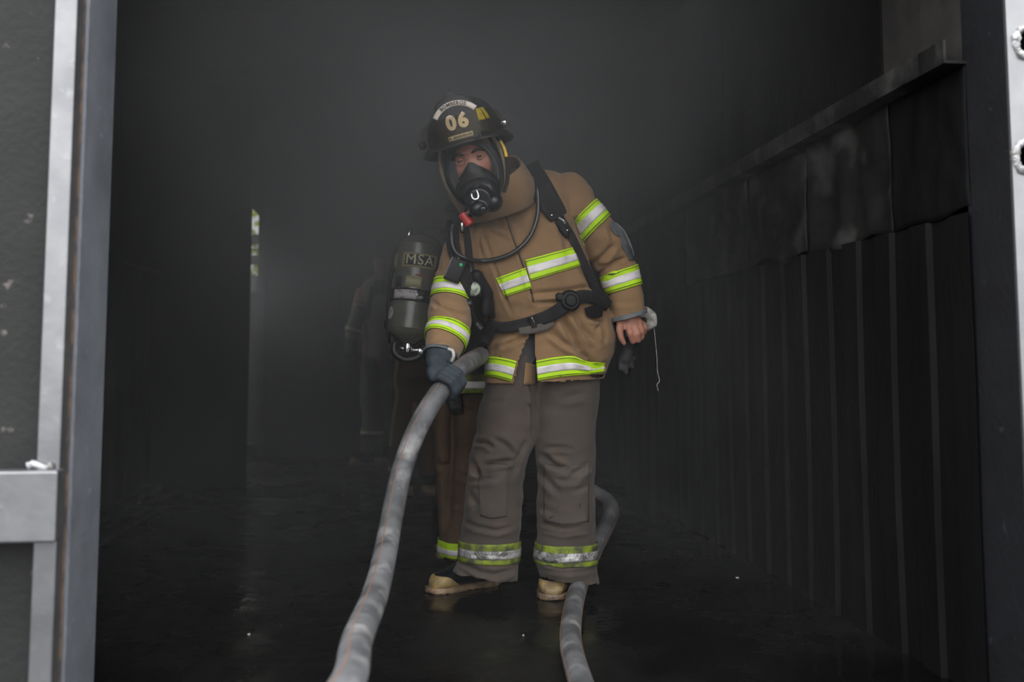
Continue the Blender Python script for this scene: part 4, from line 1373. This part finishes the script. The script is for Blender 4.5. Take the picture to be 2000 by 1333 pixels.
for LF, lm in ((LGL, 'lime_worn'), (LGR, 'lime_worn')):
    stripe(trousers, shell(LF.band(8.0, 9.0, TB, .004, nv=8, nu=64), .0015), shell(LF.band(8.33, 8.72, TB, .0058, nv=5, nu=64), .0012), lm, 'silver_worn')
obj('fly_flap', *shell(drape(TB, [(1026, 708), (1038, 711), (1046, 714)], [(1022, 752), (1032, 752), (1046, 750)], 8, 8, .004, 0), .003), M['tan'], trousers)

boot(man, on_floor(970, 1140), on_floor(842, 1159))
boot(man, on_floor(1098, 1120), on_floor(1077, 1173), w=.051)

# --- gloved right hand closed round the hose
i0 = int(np.argmin(np.linalg.norm(HP - at(884, 732, 3.03), axis=1)))
hc = HP[i0]; ax = HP[i0 + 2] - HP[i0 - 2]; ax /= np.linalg.norm(ax)
e1 = np.array([0, -1.0, 0]); e1 -= ax * (e1 @ ax); e1 /= np.linalg.norm(e1)
e2 = np.cross(ax, e1)
if e2[0] > 0: e2 = -e2          # towards the image's upper left
R_ = .0305
gl = []
palm = hc + e2 * (R_ + .014) + ax * .004
gl.append(chain([wristR, (wristR + palm) / 2 + e2 * .006, palm - ax * .006], [.040, .038, .030], 20))
gl.append(chain([palm - ax * .026 + e2 * .006, palm + ax * .012], [.024, .024], 18))
for k, o_ in enumerate((-.034, -.016, .002, .020)):
    r = (.0115, .0125, .0125, .012)[k]
    pts = []
    for a in np.radians([172, 130, 85, 40, 0, -35]):
        pts.append(hc + ax * (o_ - .006 + .003 * math.cos(a)) + (R_ + r * .92) * (math.cos(a + math.pi) * -1 * (-e2) + math.sin(a) * e1))
    gl.append(chain(pts, [r * 1.05, r * 1.05, r, r, r * .95, r * .85]))
pts = [palm - ax * .03 - e1 * .01]
for a in np.radians([200, 245, 290]):
    pts.append(hc + ax * (.012) + (R_ + .013) * (-math.cos(a) * e2 + math.sin(a) * e1))
gl.append(chain(pts, [.017, .015, .014, .012]))
glv, glf = remesh(merge(*gl), .0034, 3)
glv = ripple(glv, glf, .002, 40)
glove = obj('glove', glv, glf, M['glove'], man)
GA = Loft(D, [(829, 684, 888, 690, -.375, .060, .060, .022), (832, 704, 884, 708, -.40, .056, .055, .022), (834, 722, 872, 726, -.43, .048, .048, .02), (836, 738, 866, 738, -.44, .040, .042, .02)], .95)
gv, gf_ = GA.mesh(24, 44, True)
gv = ripple(gv, gf_, .004, 22, (1, 1, 1), 8)
obj('gauntlet', gv, gf_, M['glove'], glove)
wc = catmull([at(876, 682, 2.98), at(884, 686, 2.97), at(886, 696, 2.97), at(882, 706, 2.98)], 16)
obj('wrist_trim', *tube(wc, .0052, 10), M['knit'], glove)

# --- glove held in his bare left hand
hg = empty('work_glove', tuple(J(1225, 690, .0)))
tag(hg, 'dark empty work glove dangling from the firefighter\'s bare hand', 'glove')
gg = [chain([J(1205, 640, .015), J(1190, 658, .02), J(1182, 664, .025)], [.020, .016, .012]),
      chain([J(1238, 655, .02), J(1226, 680, .01), J(1222, 700, .01)], [.020, .026, .024], 18)]
for a, b in (((1214, 700), (1212, 720)), ((1221, 704), (1222, 728)), ((1229, 702), (1234, 716)), ((1226, 692), (1238, 700))):
    gg.append(chain([J(1224, 692, .01), J(*a, .01), J(*b, .012)], [.016, .0125, .009]))
gV, gF = remesh(merge(*gg), .004, 3)
obj('glove_body', ripple(gV, gF, .003, 30), gF, M['glove_dark'], hg)
kn = [chain([J(1250, 612, .0), J(1264, 610, -.005), J(1272, 618, -.005), J(1274, 632, .0), J(1266, 639, .0)], [.016, .020, .020, .018, .014], 16)]
kV, kF = remesh(merge(*kn), .0035, 3)
obj('knit_cuff', ripple(kV, kF, .004, 45, (1, 1, 1), 2), kF, M['knit'], hg)
obj('loose_thread', *tube(catmull([J(*p, .0) for p in ((1277, 638), (1280, 665), (1283, 700), (1284, 725), (1288, 744), (1283, 752), (1286, 764))], 50), .0012, 6), M['knit'], hg)

# ================================================================== firefighter right behind, back turned, cylinder on his back
DC = 3.98
bc = at(890, 1103, DC)
pc = tag(empty('person', (bc[0], DC, 0)), 'firefighter with back turned, a lettered air cylinder on his back, behind the gloved arm', 'person')
JC = lambda px, py, dz=0.0: at(px, py, DC + dz)
bb = remesh(merge(chain([JC(930, 470, .05), JC(920, 510, .05), JC(915, 600, .03), JC(912, 720)], [.07, .09, .09, .09], 20), ellipsoid(JC(938, 430, .06), (.078, .095, .115)),
                  chain([JC(885, 760, .03), JC(865, 880, .03), JC(876, 1080, .06)], [.04, .028, .018]), chain([JC(925, 760), JC(911, 900), JC(894, 1080)], [.05, .035, .03]), chain([JC(912, 720), JC(885, 760, .03)], [.08, .04]), chain([JC(912, 720), JC(925, 760)], [.08, .055]),
                  chain([JC(875, 510, .05), JC(868, 640, .0), JC(885, 740, -.05)], [.04, .035, .03]), chain([JC(975, 520, .08), JC(985, 640, .1), JC(975, 730, .05)], [.055, .045, .035]), chain([JC(920, 510, .05), JC(875, 510, .05)], [.1, .06]), chain([JC(920, 510, .05), JC(975, 520, .08)], [.1, .06])), .007, 3)
obj('body', *bb, M['skin'], pc)
TC = Loft(DC, [(900, 470, 960, 465, .05, .09, .1, 0), (862, 500, 990, 495, .05, .13, .13, 0), (852, 560, 990, 560, .04, .15, .14, 0), (858, 640, 985, 640, .02, .15, .14, 0), (866, 705, 975, 705, 0, .15, .14, 0), (868, 770, 972, 770, 0, .155, .14, 0)])
AL = Loft(DC, [(862, 500, 905, 490, .0, .09, .09, 0), (852, 560, 892, 560, -.02, .07, .07, 0), (850, 640, 888, 640, -.03, .062, .06, 0), (864, 720, 898, 726, -.05, .052, .05, 0)])
AR = Loft(DC, [(955, 500, 1000, 510, .08, .09, .09, 0), (965, 580, 1008, 580, .1, .07, .07, 0), (968, 660, 1004, 660, .1, .06, .06, 0), (962, 730, 990, 730, .06, .05, .05, 0)])
cv, cf = remesh(merge(TC.mesh(40, 40), AL.mesh(30, 28), AR.mesh(30, 28)), .008, 3)
cv = ripple(cv, cf, .009, 8, (1, 1, 1.5), 31)
cj = obj('jacket', cv, cf, M['dark_cloth'], pc)
CB = bvh_of(cv, cf)
stripe(cj, shell(TC.band(4.34, 4.90, CB, .004, nv=7), .0015), shell(TC.band(4.53, 4.73, CB, .006, nv=4), .001), 'lime_worn', 'silver')
cg = remesh(merge(chain([JC(884, 735, -.07), JC(882, 770, -.10), JC(886, 792, -.10)], [.034, .036, .022]), *[chain([JC(880 + 5 * k, 775, -.11), JC(882 + 5 * k, 795, -.12), JC(886 + 5 * k, 806, -.09)], [.013, .012, .010]) for k in range(4)], chain([JC(876, 765, -.12), JC(892, 782, -.15)], [.014, .011])), .004, 2)
obj('glove', *cg, M['glove_dark'], pc)
L1 = Loft(DC, [(846, 745, 915, 745, .03, .10, .10, 0), (842, 800, 884, 800, .03, .09, .09, 0), (847, 880, 882, 880, .03, .08, .08, 0), (852, 980, 882, 980, .04, .075, .075, 0), (856, 1050, 886, 1050, .05, .078, .078, 0), (858, 1084, 888, 1084, .05, .08, .08, 0)])
L2 = Loft(DC, [(886, 745, 965, 745, 0, .11, .11, 0), (884, 800, 950, 800, 0, .10, .10, 0), (886, 860, 942, 860, 0, .092, .09, 0), (882, 930, 934, 930, 0, .085, .085, 0), (876, 1010, 925, 1010, 0, .08, .08, 0), (866, 1055, 920, 1055, 0, .082, .08, 0), (870, 1086, 918, 1086, 0, .082, .08, 0)])
tv_, tf2 = remesh(merge(L1.mesh(40, 32), L2.mesh(40, 32)), .008, 3)
tv_ = ripple(tv_, tf2, .010, 8, (1, 1, 1.6), 41)
tv_ = creases(tv_, tf2, [([(892, 925), (910, 932), (930, 928)], 5, .01), ([(850, 905), (865, 912), (880, 905)], 5, .01), ([(885, 805), (905, 800), (930, 806)], 5, .008), ([(888, 985), (905, 990), (920, 985)], 4, .008)])
ct = obj('trousers', tv_, tf2, M['brown_cloth'], pc)
CTB = bvh_of(tv_, tf2)
stripe(ct, shell(L2.band(5.0, 5.95, CTB, .004, nv=7), .0015), shell(L2.band(5.34, 5.68, CTB, .006, nv=4), .001), 'lime', 'silver')
boot(pc, on_floor(895, 1098), on_floor(905, 1076), .25)
boot(pc, on_floor(870, 1092), on_floor(874, 1070), .25)
# helmet: mostly hidden behind the arm of the man in front
HCc = JC(940, 430, .06)
helmet(pc, lambda q: (np.asarray(q[0]) * np.array([-1, -1, 1]) + HCc, [tuple(f) for f in q[1]]), M['helmet'])

# breathing set: cylinder, label, band, valve, backplate
top, bot_ = at(824, 458, 3.80), at(797, 672, 3.76)
axc = (bot_ - top); Lc = np.linalg.norm(axc); axc /= Lc
rgt = np.array([1.0, 0, 0]); rgt -= axc * (rgt @ axc); rgt /= np.linalg.norm(rgt)
frt = np.cross(axc, rgt)
if frt[1] > 0: frt = -frt
RT = .0862


def cylpt(t, ang, r):
    """t along the cylinder (0 top .. 1 bottom), ang from the near side towards image right"""
    t, ang = np.asarray(t, float), np.asarray(ang, float)
    return top + axc * (t * Lc)[..., None] + (np.sin(ang)[..., None] * rgt + np.cos(ang)[..., None] * frt) * (r[..., None] if isinstance(r, np.ndarray) else r)


prof = [(0, .012), (.012, .035), (.035, .058), (.07, .075), (.11, .084), (.16, RT), (.5, RT), (.84, RT), (.89, .083), (.93, .070), (.965, .048), (.985, .030), (1.0, .024)]
pp = catmull(prof, 60)
V = np.concatenate([cylpt(np.full(48, t), np.linspace(0, 2 * math.pi, 48, endpoint=False), r) for t, r in pp])
tank = obj('air_cylinder', V, grid_faces(60, 48, True), M['tank'], pc)


def wrap(t0, t1, a0, a1, r, nt=3, na=24, th=.001):
    V = np.concatenate([cylpt(np.full(na, t), np.linspace(a0, a1, na), r) for t in np.linspace(t0, t1, nt)])
    F = grid_faces(nt, na, False)
    if np.sum(vnormals(V, F) * (V - (top + bot_) / 2 - 0)) < 0: F = [tuple(reversed(f)) for f in F]
    return shell((V, F), th)


r0 = RT + .0006
for a in (-2.08, 0.0, 2.08):
    s = a + .06
    lb = obj('label', *wrap(.215, .345, s - .82, s + .86, r0), M['tank_label'], tank)
    obj('label_field', *wrap(.232, .326, s - .66, s + .66, r0 + .0012), M['tank_ink'], lb)
    tv, tf_ = text_mesh('MSA', .054, .0004, 1.06, .0)
    tv[:, 0] *= 1.02
    W = cylpt(.279 - tv[:, 1] / Lc, tv[:, 0] / RT + s, RT + .0034 + tv[:, 2])
    lt = obj('lettering', W, tf_, M['tank_letter'], lb)
obj('red_line', *wrap(.405, .415, -.05, .95, r0), M['tank_red'], tank)
obj('spec_label', *wrap(.425, .52, -.45, .25, r0), M['tank_label'], tank)
obj('spec_label_field', *wrap(.43, .525, -.98, -.62, r0), M['tank_ink'], tank)
bnd = obj('steel_band', *wrap(.535, .645, -1.65, 1.65, RT + .002, 4, 40, .002), M['piping'], tank)
obj('worn_decal', *wrap(.550, .630, -.95, .12, RT + .0045), M['sticker'], bnd)
obj('band_plate', *wrap(.540, .632, .10, .42, RT + .0045), M['chrome'], bnd)
obj('band_plate', *wrap(.545, .630, .86, 1.02, RT + .0045), M['chrome'], bnd)
na = 24
V = [cylpt(np.array([.755]), np.array([-1.12]), RT + .002)[0]] + [cylpt(np.array([.755 + .058 * math.sin(q)]), np.array([-1.12 + .22 * math.cos(q)]), RT + .002)[0] for q in np.linspace(0, 2 * math.pi, na, endpoint=False)]
obj('round_sticker', np.array(V), [(0, 1 + i, 1 + (i + 1) % na) for i in range(na)], M['sticker'], tank)
vb = top + axc * (Lc * 1.0)
val = obj('valve', *merge(cyl(vb - axc * .012, vb + axc * .035, .020, .018, 20, .003), cyl(vb + axc * .02 - rgt * .03, vb + axc * .02 + rgt * .04, .011, .011, 16, .003), cyl(vb + axc * .022 + rgt * .038, vb + axc * .022 + rgt * .062, .020, .020, 12, .004)), M['chrome'], tank)
obj('valve_guard', *tube(catmull([vb + rgt * -.05, vb + axc * .04 - rgt * .045, vb + axc * .06, vb + axc * .04 + rgt * .05, vb + rgt * .055], 24), .012, 12), M['rubber'], tank)
obj('valve_top_fitting', *merge(cyl(top - axc * .004 - rgt * .045 + frt * .03, top + axc * .03 - rgt * .050 + frt * .03, .010, .010, 14, .002)), M['chrome'], tank)
bp = obj('back_plate', *remesh(merge(capsule(top + axc * .02 - frt * .10, bot_ - axc * .05 - frt * .10, .05, .05, 18), capsule(top + axc * .1 - frt * .12 + rgt * .08, top + axc * .1 - frt * .12 - rgt * .06, .03, .03), capsule(bot_ - axc * .08 - frt * .11 + rgt * .09, bot_ - axc * .08 - frt * .11 - rgt * .07, .035, .035)), .007, 3), M['plastic'], pc)
for s in (-1, 1):
    obj('frame_rod', *tube(catmull([top + axc * .05 + rgt * s * .085 - frt * .06, (top + bot_) / 2 + rgt * s * .098 - frt * .05, bot_ + rgt * s * .075 - frt * .06], 20), .008, 10), M['plastic'], bp)

# ================================================================== two more firefighters deeper in the smoke
# in brown, mostly hidden behind the cylinder
DB = 6.25
q0 = on_floor(800, 955)
pb_ = tag(empty('person', (q0[0], DB, 0)), 'firefighter in dark brown trousers and tan helmet, half hidden behind the air cylinder', 'person')
JB_ = lambda px, py, dz=0.0: at(px, py, DB + dz)
obj('body', *remesh(merge(ellipsoid(JB_(836, 462), (.078, .095, .115)), chain([JB_(832, 490), JB_(822, 530), JB_(812, 690)], [.06, .11, .13], 18), chain([JB_(800, 710), JB_(786, 820), JB_(782, 940)], [.085, .06, .045]), chain([JB_(825, 710), JB_(832, 820), JB_(836, 925)], [.085, .06, .045]),
                          chain([JB_(822, 530), JB_(785, 540), JB_(780, 620), JB_(790, 690)], [.08, .06, .05, .035]), chain([JB_(822, 530), JB_(862, 540), JB_(868, 620), JB_(858, 690)], [.08, .06, .05, .035])), .009, 3), M['skin'], pb_)
TBb = Loft(DB, [(815, 492, 850, 490, 0, .09, .09, 0), (782, 520, 868, 518, 0, .15, .15, 0), (776, 580, 872, 580, 0, .17, .15, 0), (774, 660, 866, 660, 0, .17, .16, 0), (768, 738, 860, 738, 0, .18, .17, 0)])
v, f = remesh(merge(TBb.mesh(30, 30), Loft(DB, [(770, 530, 800, 522, 0, .09, .09, 0), (766, 600, 792, 600, -.02, .08, .08, 0), (772, 690, 796, 690, -.05, .06, .06, 0)]).mesh(20, 20), Loft(DB, [(850, 522, 882, 530, 0, .09, .09, 0), (858, 600, 884, 600, -.02, .08, .08, 0), (852, 690, 876, 690, -.05, .06, .06, 0)]).mesh(20, 20)), .011, 3)
obj('jacket', ripple(v, f, .012, 8), f, M['umber_cloth'], pb_)
LB1 = Loft(DB, [(768, 690, 815, 690, 0, .13, .13, 0), (766, 760, 808, 760, 0, .12, .12, 0), (764, 830, 804, 830, 0, .11, .11, 0), (762, 890, 804, 890, 0, .11, .11, 0), (764, 930, 806, 930, 0, .115, .11, 0)])
LB2 = Loft(DB, [(800, 690, 858, 690, .02, .13, .13, 0), (808, 760, 854, 760, .02, .12, .12, 0), (814, 830, 852, 830, .03, .11, .11, 0), (818, 925, 856, 925, .03, .11, .11, 0)])
v, f = remesh(merge(LB1.mesh(30, 24), LB2.mesh(30, 24)), .011, 3)
v = ripple(v, f, .014, 8, (1, 1, 1.5), 3)
tb_ = obj('trousers', v, f, M['umber_cloth'], pb_)
BB_ = bvh_of(v, f)
stripe(tb_, shell(LB1.band(3.35, 3.75, BB_, .005, nv=5), .0015), shell(LB1.band(3.48, 3.60, BB_, .007, nv=3), .001), 'lime_worn', 'silver')
obj('coat_trim', *tube(catmull([JB_(778, 700, -.14), JB_(771, 745, -.14), JB_(775, 770, -.12), JB_(768, 820, -.12), JB_(763, 872, -.11)], 24), .010, 8), M['tank_label'], pb_)
FB = lambda px, Y: np.array([at(px, 700, Y)[0], Y, 0.0])
boot(pb_, FB(782, DB + .06), FB(796, DB - .20), .25)
boot(pb_, FB(836, DB + .08), FB(842, DB - .18), .25)
HB = JB_(838, 464)
helmet(pb_, lambda q: (np.asarray(q[0]) * np.array([-1, -1, 1]) + HB, q[1]), M['umber_cloth'])

# in grey-olive, farthest back, turned to the left
DA = 7.95
fl = lambda px, Y: np.array([at(px, 700, Y)[0], Y, 0.0])
q0 = on_floor(735, 897)
pa = tag(empty('person', (q0[0], DA, 0)), 'firefighter in grey-olive coat standing farthest back, left of the air cylinder', 'person')
JA = lambda px, py, dz=0.0: at(px, py, DA + dz)
obj('body', *remesh(merge(ellipsoid(JA(748, 512), (.078, .095, .115)), chain([JA(747, 535), JA(743, 565), JA(740, 690)], [.06, .11, .13], 18), chain([JA(728, 700), JA(730, 800), JA(732, 880)], [.085, .06, .045]), chain([JA(752, 700), JA(754, 800), JA(756, 880)], [.085, .06, .045]),
                          chain([JA(743, 565), JA(708, 575), JA(692, 640, -.05), JA(686, 682, -.1)], [.08, .06, .05, .035]), chain([JA(743, 565), JA(772, 572), JA(780, 630), JA(776, 680)], [.08, .06, .05, .035])), .009, 3), M['skin'], pa)
TA = Loft(DA, [(733, 540, 762, 538, 0, .09, .09, 0), (708, 560, 776, 560, 0, .15, .15, 0), (712, 620, 776, 620, 0, .17, .15, 0), (714, 670, 772, 670, 0, .17, .16, 0), (712, 700, 772, 700, 0, .18, .17, 0)])
SA = Loft(DA, [(704, 572, 730, 562, 0, .09, .09, 0), (690, 600, 716, 606, -.03, .08, .08, 0), (678, 632, 706, 640, -.06, .075, .075, 0), (675, 660, 700, 666, -.09, .065, .065, 0)])
SA2 = Loft(DA, [(760, 562, 784, 570, 0, .09, .09, 0), (768, 620, 790, 620, 0, .08, .08, 0), (768, 676, 786, 676, 0, .06, .06, 0)])
v, f = remesh(merge(TA.mesh(30, 30), SA.mesh(24, 20), SA2.mesh(20, 20)), .011, 3)
v = ripple(v, f, .014, 8)
ja = obj('jacket', v, f, M['olive'], pa)
AB_ = bvh_of(v, f)
stripe(ja, shell(SA.band(2.0, 2.5, AB_, .005, nv=5), .0015), shell(SA.band(2.18, 2.34, AB_, .008, nv=3), .001), 'lime_worn', 'silver')
stripe(ja, shell(SA.band(.7, 1.0, AB_, .005, nv=5), .0015), shell(SA.band(.8, .9, AB_, .008, nv=3), .001), 'lime_worn', 'silver_worn')
obj('glove', *remesh(merge(chain([JA(687, 664, -.09), JA(684, 690, -.11)], [.045, .05]), *[chain([JA(679 + 4 * k, 690, -.12), JA(679 + 4 * k, 708, -.13), JA(682 + 4 * k, 716, -.10)], [.016, .014, .012]) for k in range(4)], chain([JA(692, 684, -.13), JA(694, 702, -.15)], [.016, .013])), .006, 2), M['glove_dark'], pa)
LA1 = Loft(DA, [(708, 690, 748, 690, 0, .13, .13, 0), (704, 760, 742, 760, 0, .12, .12, 0), (708, 820, 746, 820, 0, .115, .115, 0), (706, 860, 752, 860, 0, .12, .12, 0), (702, 882, 752, 882, 0, .125, .12, 0)])
LA2 = Loft(DA, [(738, 690, 774, 690, .02, .13, .13, 0), (736, 760, 768, 760, .03, .12, .12, 0), (740, 870, 772, 870, .03, .12, .12, 0)])
v, f = remesh(merge(LA1.mesh(30, 24), LA2.mesh(30, 24)), .011, 3)
v = ripple(v, f, .014, 8, (1, 1, 1.5), 9)
ta = obj('trousers', v, f, M['slate_cloth'], pa)
AT = bvh_of(v, f)
stripe(ta, shell(LA1.band(2.36, 2.75, AT, .005, nv=5), .0015), shell(LA1.band(2.48, 2.62, AT, .008, nv=3), .001), 'lime_worn', 'silver')
boot(pa, fl(743, DA - .02), fl(688, DA - .10), .25)
boot(pa, fl(764, DA + .05), fl(742, DA - .16), .25)
HA = JA(748, 514)
helmet(pa, lambda q: (np.asarray(q[0]) * np.array([-1, -1, 1]) + HA, q[1]), M['helmet'])
obj('harness_strap', *strap(AB_, [(728, 560, 10), (722, 590, 10), (716, 625, 9)], 14, 3, .01, .006), M['webbing'], pa)
obj('coat_label', *shell(drape(AB_, [(731, 550), (738, 550)], [(729, 568), (736, 568)], 5, 5, .008), .002), M['silver_worn'], pa)
obj('harness_block', *strap(AB_, [(742, 548, 22), (742, 575, 22)], 8, 4, .03, .03), M['plastic'], pa)
obj('radio_aerial', *tube(catmull([JA(752, 545, -.18), JA(753, 510, -.19), JA(754, 482, -.19)], 12), .008, 8), M['plastic'], pa)

# ================================================================== scraps on the wet floor
for (px, py, a, l, lab) in ((262, 983, 24, 14, 'pale thin strip of debris on the wet floor by the left wall'), (268, 997, 20, 16, 'dull grey flake of debris beside the pale strip at left'), (486, 1241, 10, 3, 'small buff flake of debris on the floor, left of the hose'),
                            (1022, 1243, 0, 2, 'tiny white crumb on the wet floor in front of the two boots'), (1440, 1130, 5, 4, 'small pale flake at the foot of the corrugated right wall')):
    p = on_floor(px, py, .0)
    sc = p[1] / FPX
    n = 9
    ang = np.linspace(0, 2 * math.pi, n, endpoint=False)
    rr = np.array([1 + .3 * noise.noise(Vector((q * 2.1, px * .1, 0))) for q in ang])
    h = .004
    Vt = [(p[0] + sc * l * rr[i] * math.cos(ang[i]) * .9, p[1] + sc * l * 1.6 * rr[i] * math.sin(ang[i]) * .6, z) for z in (0.0005, h) for i in range(n)]
    Fs = grid_faces(2, n, True) + [tuple(range(n - 1, -1, -1)), tuple(range(n, 2 * n))]
    tag(obj('debris_scrap', Vt, Fs, M['paper'] if a != 20 else M['soot2'], None, False), lab, 'debris')

# no piece deeper than thing > part > sub-part
def _depth(o):
    n = 0
    while o.parent: o = o.parent; n += 1
    return n


for o in list(bpy.data.objects):
    while _depth(o) > 2:
        anc = o.parent.parent
        o.parent = anc
        o.location = ORG[o] - ORG[anc]
